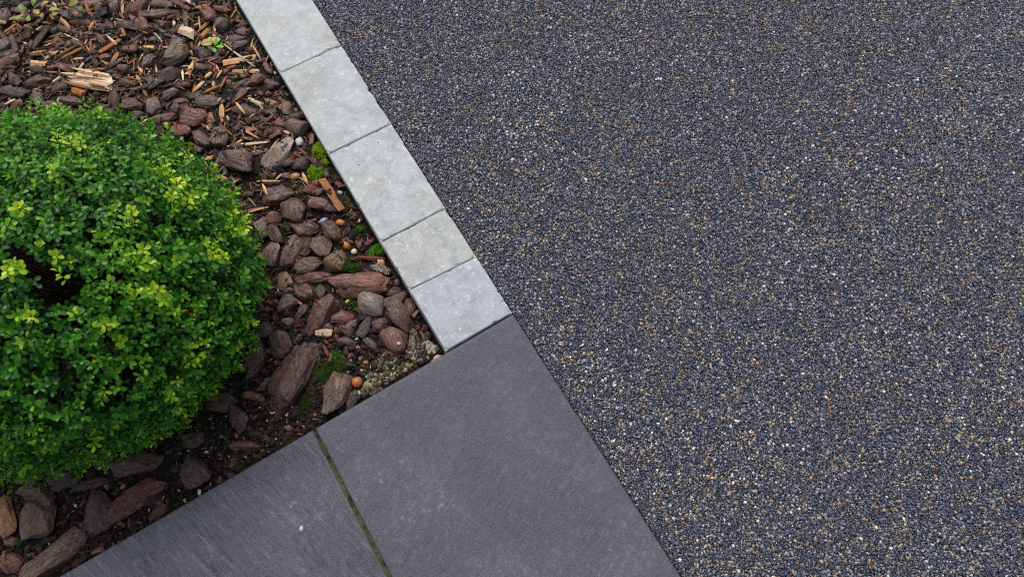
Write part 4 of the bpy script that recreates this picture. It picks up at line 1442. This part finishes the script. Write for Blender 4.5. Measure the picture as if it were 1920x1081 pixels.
# stray branch tips that stick out past the clipped outline
def tips(n):
    dv = fib(n * 6)[rng.choice(n * 6, n, replace=False)]
    dv = dv[dv[:, 2] > -.35]
    dv = dv[gap_at(dv) < .1]
    base = P_on(dv, 1.0)
    base = SC_C + (base - SC_C) * rng.uniform(1.015, 1.05, (len(dv), 1))
    nrm = dv / SC_R
    nrm /= np.linalg.norm(nrm, axis=1)[:, None]
    ax = nrm + rng.normal(0, .3, dv.shape) + np.array([0, 0, .3])
    ax /= np.linalg.norm(ax, axis=1)[:, None]
    return sprigs(base, ax, 8, .0155 * rng.uniform(.85, 1.15, len(dv)), [.9, .45, .15, -.05], green(np.full(len(dv), .55)), rng.uniform(.006, .01, len(dv)))
Lr = np.vstack([Lr, tips(150)])
# small pale growing tips all over the crown
_dv = fib(900)[rng.choice(900, 190, replace=False)]
_dv = _dv[_dv[:, 2] > -.3]
_b = P_on(_dv, 1.0)
_b = SC_C + (_b - SC_C) * rng.uniform(1.0, 1.03, (len(_dv), 1))
_ax = _dv / SC_R + rng.normal(0, .8, _dv.shape)
_ax /= np.linalg.norm(_ax, axis=1)[:, None]
_t = rng.random((len(_dv), 1))
_pale = np.array(lin((132, 178, 40))[:3]) * (1 - _t) + np.array(lin((186, 204, 50))[:3]) * _t
Lr = np.vstack([Lr, sprigs(_b, _ax, 5, .0098 * rng.uniform(.8, 1.2, len(_dv)), [.9, .5, .2], lambda n_, l_: _pale * rng.uniform(.85, 1.15, (n_, 1)), rng.uniform(.003, .005, len(_dv)))])

def shrub_hit(px, py, f=1.0):
    """where the sight line through a pixel meets the shrub's crown"""
    o_ = np.array([0, 0, CAMH])
    d = np.array((at(px, py, 0) - Vector((0, 0, CAMH)))[:])
    R_ = SC_R * .955 * f
    d1, e1 = d / R_, (o_ - SC_C) / R_
    a_, b_, c_ = d1 @ d1, e1 @ d1, e1 @ e1 - 1
    disc = b_ * b_ - a_ * c_
    t = (-b_ - math.sqrt(disc)) / a_ if disc > 0 else -b_ / a_
    v = e1 + t * d1
    v /= np.linalg.norm(v)
    return v
# one leaf mesh for all the leaves that are objects of their own
leaf_me = mesh_np('leaf', LT, LF, LEAF_O)
def leaf_obj(row, parent, off, name='leaf'):
    o_, xd, zd, L, c = Vector(row[0:3]), Vector(row[3:6]), Vector(row[6:9]), row[9], row[10:13]
    xd.normalize()
    yd = zd.cross(xd).normalized()
    zd = xd.cross(yd)
    m = Matrix((xd * L, yd * L, zd * L)).transposed().to_4x4()
    m.translation = o_ - off
    ob = bpy.data.objects.new(name, leaf_me)
    COL.objects.link(ob)
    ob.parent = parent
    ob.matrix_local = m
    ob.color = (c[0], c[1], c[2], 1)
    return ob

YG, YL = np.array(lin((190, 206, 46))[:3]), np.array(lin((144, 188, 40))[:3])
SHOOTS = [(308, 312, 1, 1), (316, 330, 1, 1), (322, 352, 1, 1), (330, 348, .9, 1), (308, 375, .9, 1), (340, 383, .9, 1), (352, 372, .8, 1), (240, 405, 1, 1), (40, 398, 1, 1),
          (110, 258, .7, 1), (128, 268, .8, 1), (150, 280, .7, 1), (182, 228, .6, 1), (108, 215, .6, 1), (402, 466, 1, 1), (412, 482, 1, 1), (392, 478, .8, 1), (440, 356, 1, 1), (452, 374, .9, 1),
          (432, 402, 1, 1), (452, 424, 1, 1), (440, 436, .9, 1), (425, 432, .8, 1), (402, 305, .8, 1), (275, 540, 1, 1), (290, 545, 1, 1), (302, 560, 1, 1), (270, 492, .8, 1), (192, 604, 1, 1), (252, 540, .7, 1),
          (350, 675, 1, 1), (370, 636, .9, 1), (468, 628, .9, 1), (438, 645, .8, 1), (462, 600, .8, 1), (15, 508, .9, 1), (30, 500, .9, 1), (60, 592, .8, 1), (176, 828, 1, 1), (288, 838, 1, 1), (300, 822, .8, 1),
          (12, 878, .9, 1), (160, 898, .5, 1), (225, 640, .5, 1), (312, 735, .6, 1), (330, 760, .6, 1), (260, 470, .5, 1), (100, 330, .5, 1), (40, 640, .5, 1), (105, 480, .6, 1)]
n_leaf_obj = 0
yellow = []
LEXTRA = []
for (px, py, tone, _) in SHOOTS:
    v = shrub_hit(px, py)[None]
    base = P_on(v, 1.0)
    base = SC_C + (base - SC_C) * (1.035 if shrub_hit(px, py)[2] > .05 else 1.02)
    nrm = v / SC_R
    nrm /= np.linalg.norm(nrm)
    ax = nrm + rng.normal(0, .18, (1, 3)) + np.array([0, 0, .35])
    ax /= np.linalg.norm(ax)
    nl = 9 if tone > .85 else 7
    for q_ in range(2):
        b2 = base + rng.normal(0, .012, (1, 3)) - ax * .008
        LEXTRA.append(sprigs(b2, ax + rng.normal(0, .25, (1, 3)), 8, np.array([.0118]), [.85, .45, .2, 0], green(np.array([.95])), np.array([.006])))
    cf = lambda n, lvl: np.clip((YL + (YG - YL) * (tone * 1.1 - .1) * (1 - .12 * lvl))[None] * rng.uniform(.85, 1.15, (n, 1)), 0, 1)
    rows = sprigs(base, ax, nl, np.array([.0128]), [.85, .5, .25, .1, 0], cf, np.array([.0055]))
    bp = Vector(base[0])
    stem_pts = [Vector(base[0] + ax[0] * .004) - bp, Vector(base[0] - ax[0] * .02) - bp, Vector(base[0] - ax[0] * .05 + rng.normal(0, .004, 3)) - bp]
    Vt, Ft = tube([q_[:] for q_ in stem_pts], .0008, .0014, 5)
    if n_leaf_obj + nl > 262:
        yellow.append(rows)
        continue
    sh = obj('young_shoot', mesh_np('young_shoot', Vt, Ft, TWIG), shrub, loc=bp - SOFF, label='yellow-green young shoot')
    for r_ in rows:
        leaf_obj(r_, sh, bp)
        n_leaf_obj += 1
Lr = np.vstack([Lr] + yellow + LEXTRA)
# the deep green leaves that show largest: the ones on top that face the viewer, each its own object
camv = np.array([0, 0, CAMH])
tocam = camv - Lr[:, :3]
dist = np.linalg.norm(tocam, axis=1)
facing = (Lr[:, 6:9] * tocam).sum(1) / dist
outw = np.linalg.norm((Lr[:, :3] - SC_C) / SC_R, axis=1)
prj = Lr[:, :3] - camv
depth = prj @ np.array(_F)
ix = (prj @ np.array(CX)) / depth * FPX + PW / 2
score = Lr[:, 9] / dist * np.clip(facing, 0, 1) * (outw > .965) * (ix > 6)
top = np.argsort(-score)[:298 - n_leaf_obj]
for i in top:
    leaf_obj(Lr[i], shrub, SOFF)
Lr = np.delete(Lr, top, 0)

def leaf_mass(rows, off):
    xd, zd, L = rows[:, 3:6], rows[:, 6:9], rows[:, 9]
    yd = np.cross(zd, xd)
    yd /= np.linalg.norm(yd, axis=1)[:, None]
    V = rows[:, None, :3] + (LT[None, :, 0:1] * xd[:, None] + LT[None, :, 1:2] * yd[:, None] + LT[None, :, 2:3] * zd[:, None]) * L[:, None, None]
    V = V - np.array(off)
    F = (LF[None] + (np.arange(len(rows)) * len(LT))[:, None, None]).reshape(-1, 4)
    return V.reshape(-1, 3), F, np.repeat(rows[:, 10:13], len(LT), 0)
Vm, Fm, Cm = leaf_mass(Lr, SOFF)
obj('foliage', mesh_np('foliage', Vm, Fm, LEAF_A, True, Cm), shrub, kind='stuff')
print('leaves', len(Lr), 'leaf objects', n_leaf_obj + len(top))

# branches: a short trunk that forks to the crown; the bare ones show in the gap
root = np.array([SC_C[0], SC_C[1], -.04])
brV, brF, nb_ = [], [], 0
dirs = fib(260)
dirs = dirs[dirs[:, 2] > -.3]
gapd = np.array([np.array(GAPS[0][0]) + rng.normal(0, .12, 3) for _ in range(34)])
gapd /= np.linalg.norm(gapd, axis=1)[:, None]
alld = np.vstack([dirs, gapd])
endp = P_on(alld, .95)
for k, e in enumerate(endp):
    g = k >= len(dirs)
    if g:
        e = SC_C + (e - SC_C) * rng.uniform(.72, .98)
    m1 = root * .55 + e * .45 + np.array([0, 0, .05]) * (1 if e[2] > .1 else .2) + rng.normal(0, .03, 3)
    pts = []
    for t in np.linspace(0, 1, 9):
        p_ = root * (1 - t) ** 2 + m1 * 2 * t * (1 - t) + e * t * t + rng.normal(0, .0035, 3) * (0 < t < 1)
        pts.append(p_ - np.array(SOFF))
    Vt, Ft = tube([tuple(q_) for q_ in pts], .0042, .0009, 5)
    Ft = np.array(Ft) + nb_
    brV.append(np.array(Vt))
    brF.append(Ft)
    nb_ += len(Vt)
obj('branches', mesh_np('branches', np.vstack(brV), np.vstack(brF), TWIG), shrub, kind='stuff')
# dead brown leaves caught in the crown
for (px, py, n) in [(365, 586, 11), (232, 655, 10), (238, 512, 4), (400, 550, 4)]:
    v = shrub_hit(px, py)[None]
    base = P_on(v, .965)
    ax = v / SC_R
    ax /= np.linalg.norm(ax)
    rows = np.vstack([sprigs(base + rng.normal(0, .006, (1, 3)), ax + rng.normal(0, .3, (1, 3)), 1, np.array([.013]), [.4], lambda n_, l_: np.array([lin(random.choice([(112, 62, 34), (86, 50, 32), (150, 92, 44)]))[:3]]), np.array([.003])) for _ in range(n)])
    V_, F_, C_ = leaf_mass(rows, SOFF)
    obj('dead_leaves', mesh_np('dead_leaves', V_, F_, LEAF_A, True, C_), shrub, kind='stuff', label='brown dead leaves')
# the tall sprout above the shrub's crown line
v = shrub_hit(68, 196)[None]
base = P_on(v, 1.0) + np.array([[0, .012, .022]])
rows = sprigs(base, np.array([[.05, .3, .95]]), 6, np.array([.014]), [1.1, .8, .6], lambda n_, l_: np.tile(np.array(lin((96, 156, 66))[:3]), (n_, 1)), np.array([.007]))
sp = obj('tall_sprout', mesh_np('tall_sprout', *tube([(0, 0, 0), (0, -.008, -.03)], .0007, .001), TWIG), shrub, loc=Vector(base[0]) - SOFF, label='single sprout standing above the crown')
V_, F_, C_ = leaf_mass(rows, Vector(base[0]))
obj('sprout_leaves', mesh_np('sprout_leaves', V_, F_, LEAF_A, True, C_), sp)

# ------------------------------------------------------------------ little plants in the mulch
def seedling(px, py, specs, label, cols):
    p = at(px, py, -.02)
    z = hm(p.x, p.y)
    t = empty('seedling', (p.x, p.y, z), label=label, category='seedling')
    off = Vector((p.x, p.y, z))
    for (qx, qy, deg, Lp, c, up) in specs:
        w = at(qx, qy, z + up)
        d = at(qx + math.cos(math.radians(deg)) * 8, qy + math.sin(math.radians(deg)) * 8, z + up) - w
        d.z = .25 * d.length
        d.normalize()
        L = Lp * px_m(qx, qy)
        n = Vector((random.gauss(0, .25), random.gauss(0, .25), 1)).normalized()
        row = np.concatenate([np.array(w), np.array(d), np.array(n), [L], np.array(lin(cols[c])[:3])])
        leaf_obj(row, t, off)
        V_, F_ = tube([(0, 0, .002), ((w.x - p.x) * .6, (w.y - p.y) * .6, up * .8), (w.x - p.x, w.y - p.y, up)], .0007, .0005)
        obj('stem', mesh_np('stem', V_, F_, TWIG), t)
seedling(58, 26, [(50, 20, -150, 18, 0, .02), (46, 28, 140, 18, 1, .025), (52, 30, 60, 17, 1, .03), (66, 18, 60, 18, 2, .02), (62, 12, -70, 16, 0, .02), (76, 12, -20, 17, 2, .02), (46, 36, 170, 26, 0, .015), (80, 24, 90, 14, 3, .02)],
         'yellowing seedling with narrow leaves near the far corner of the bed', [(120, 140, 50), (150, 168, 72), (170, 160, 56), (140, 104, 44)])
seedling(120, 18, [(112, 18, 170, 18, 0, .02), (122, 20, 60, 16, 1, .02), (128, 12, -20, 20, 0, .02), (150, 10, 70, 18, 2, .02), (134, 24, 20, 16, 3, .015), (110, 24, 150, 13, 0, .02)],
         'low dull plant with yellow and bluish leaves beside the yellowing seedling', [(150, 148, 50), (70, 100, 96), (104, 140, 46), (150, 96, 44)])
seedling(402, 85, [(402, 86, -40, 17, 0, .02), (404, 88, 10, 17, 0, .02), (398, 84, 170, 15, 1, .02), (400, 90, 60, 14, 2, .02), (397, 80, -110, 12, 1, .025), (406, 84, -70, 14, 0, .024)],
         'bright green sprig lying beside the notched tan chip', [(120, 190, 46), (160, 200, 66), (84, 160, 40)])

# ------------------------------------------------------------------ resin-bound stones of the drive
corners = [at(*p) for p in ((-60, -60), (PW + 60, -60), (PW + 60, PH + 60), (-60, PH + 60))]
SPC = .0034
ext = [loc2(c) for c in (at(300, -330), at(2250, -330), at(2250, 1411), at(1280, 1411), at(300, 0))]
a0, a1 = min(e[0] for e in ext), max(e[0] for e in ext)
b0, b1 = min(e[1] for e in ext), -.0005
na, nbq = int((a1 - a0) / SPC), int((b1 - b0) / (SPC * .87))
ga, gb = np.meshgrid(np.arange(na) * SPC + a0, np.arange(nbq) * SPC * .87 + b0)
ga = ga + (np.arange(nbq) % 2)[:, None] * SPC / 2
pa = ga.ravel() + rng.normal(0, SPC * .24, ga.size)
pb = gb.ravel() + rng.normal(0, SPC * .24, ga.size)
px_ = A.x + UA.x * pa + UB.x * pb
py_ = A.y + UA.y * pa + UB.y * pb
# keep what the lens can see, with a margin
dx, dy, dz = px_, py_, np.full(len(px_), -CAMH)
D3 = np.column_stack([dx, dy, dz])
dep = D3 @ np.array(_F)
uu = (D3 @ np.array(CX)) / dep * FPX
vv = (D3 @ np.array(CY)) / dep * FPX
keep = (np.abs(uu) < PW / 2 + 330) & (np.abs(vv) < PH / 2 + 330) & (pb < -.0005)
pa, pb, px_, py_ = pa[keep], pb[keep], px_[keep], py_[keep]
m = len(px_)
print('aggregate stones', m)
size = np.clip(rng.gamma(9, .00198 / 9, m), .0012, .0034)
big = rng.random(m) < .02
size[big] *= 1.25
size = np.minimum(size, np.maximum(-pb + .0009, .0012))
pz = -.0064 + rng.normal(0, .0006, m)
pz = np.minimum(pz, -.0008 - size * .55)
cs = stone_stops(1.0)
pos = np.array([s[0] for s in cs])
cc = np.array([s[1][:3] for s in cs])
u = np.clip(rng.random(m) +   .014 * fbm(np.column_stack([px_ * 6, py_ * 6, px_ * 0]), 55, 2), 0, .9999)
ci = np.searchsorted(pos, u, 'right') - 1
colr = cc[ci] * rng.uniform(.82, 1.18, (m, 1)) * rng.normal(1, .05, (m, 3))
colr = np.clip(colr * np.array([1.05, 1.06, 1.10]), 0, 1)
me = bpy.data.meshes.new('gravel')
me.vertices.add(m)
me.vertices.foreach_set('co', np.column_stack([px_, py_, pz]).astype(np.float32).ravel())
a_ = me.attributes.new('col', 'FLOAT_COLOR', 'POINT')
a_.data.foreach_set('color', np.column_stack([colr, np.ones(m)]).astype(np.float32).ravel())
a_ = me.attributes.new('rot', 'FLOAT_VECTOR', 'POINT')
a_.data.foreach_set('vector', np.column_stack([rng.normal(0, .4, m), rng.normal(0, .4, m), rng.uniform(0, 6.28, m)]).astype(np.float32).ravel())
a_ = me.attributes.new('scl', 'FLOAT_VECTOR', 'POINT')
a_.data.foreach_set('vector', np.column_stack([size * rng.uniform(1, 1.3, m), size * rng.uniform(.82, 1.05, m), size * rng.uniform(.55, .8, m)]).astype(np.float32).ravel())
gv = obj('gravel', me, kind='stuff', label='resin-bound dark grey and tan fine stones covering the drive', category='gravel')
ng = bpy.data.node_groups.new('gravel', 'GeometryNodeTree')
ng.interface.new_socket('Geometry', in_out='INPUT', socket_type='NodeSocketGeometry')
ng.interface.new_socket('Geometry', in_out='OUTPUT', socket_type='NodeSocketGeometry')
gi, go = ng.nodes.new('NodeGroupInput'), ng.nodes.new('NodeGroupOutput')
ip = ng.nodes.new('GeometryNodeInstanceOnPoints')
isp = ng.nodes.new('GeometryNodeMeshIcoSphere')
isp.inputs['Radius'].default_value = 1
isp.inputs['Subdivisions'].default_value = 2
sp_ = ng.nodes.new('GeometryNodeSetPosition')
nt = ng.nodes.new('ShaderNodeTexNoise')
nt.inputs['Scale'].default_value = 1.1
vs = ng.nodes.new('ShaderNodeVectorMath')
vs.operation = 'SUBTRACT'
vs.inputs[1].default_value = (.5, .5, .5)
vm = ng.nodes.new('ShaderNodeVectorMath')
vm.operation = 'SCALE'
vm.inputs['Scale'].default_value = 1.0
sm = ng.nodes.new('GeometryNodeSetMaterial')
sm.inputs['Material'].default_value = AGG
ss = ng.nodes.new('GeometryNodeSetShadeSmooth')
def na_(name, t):
    x = ng.nodes.new('GeometryNodeInputNamedAttribute')
    x.data_type = t
    x.inputs['Name'].default_value = name
    return [o_ for o_ in x.outputs if o_.enabled and o_.name == 'Attribute'][0]
L_ = ng.links.new
L_(nt.outputs['Color'], vs.inputs[0])
L_(vs.outputs[0], vm.inputs[0])
L_(isp.outputs[0], sp_.inputs['Geometry'])
L_(vm.outputs[0], sp_.inputs['Offset'])
L_(sp_.outputs[0], ss.inputs[0])
L_(ss.outputs[0], sm.inputs[0])
L_(sm.outputs[0], ip.inputs['Instance'])
L_(gi.outputs[0], ip.inputs['Points'])
L_(na_('rot', 'FLOAT_VECTOR'), ip.inputs['Rotation'])
L_(na_('scl', 'FLOAT_VECTOR'), ip.inputs['Scale'])
L_(ip.outputs[0], go.inputs[0])
md = gv.modifiers.new('stones', 'NODES')
md.node_group = ng
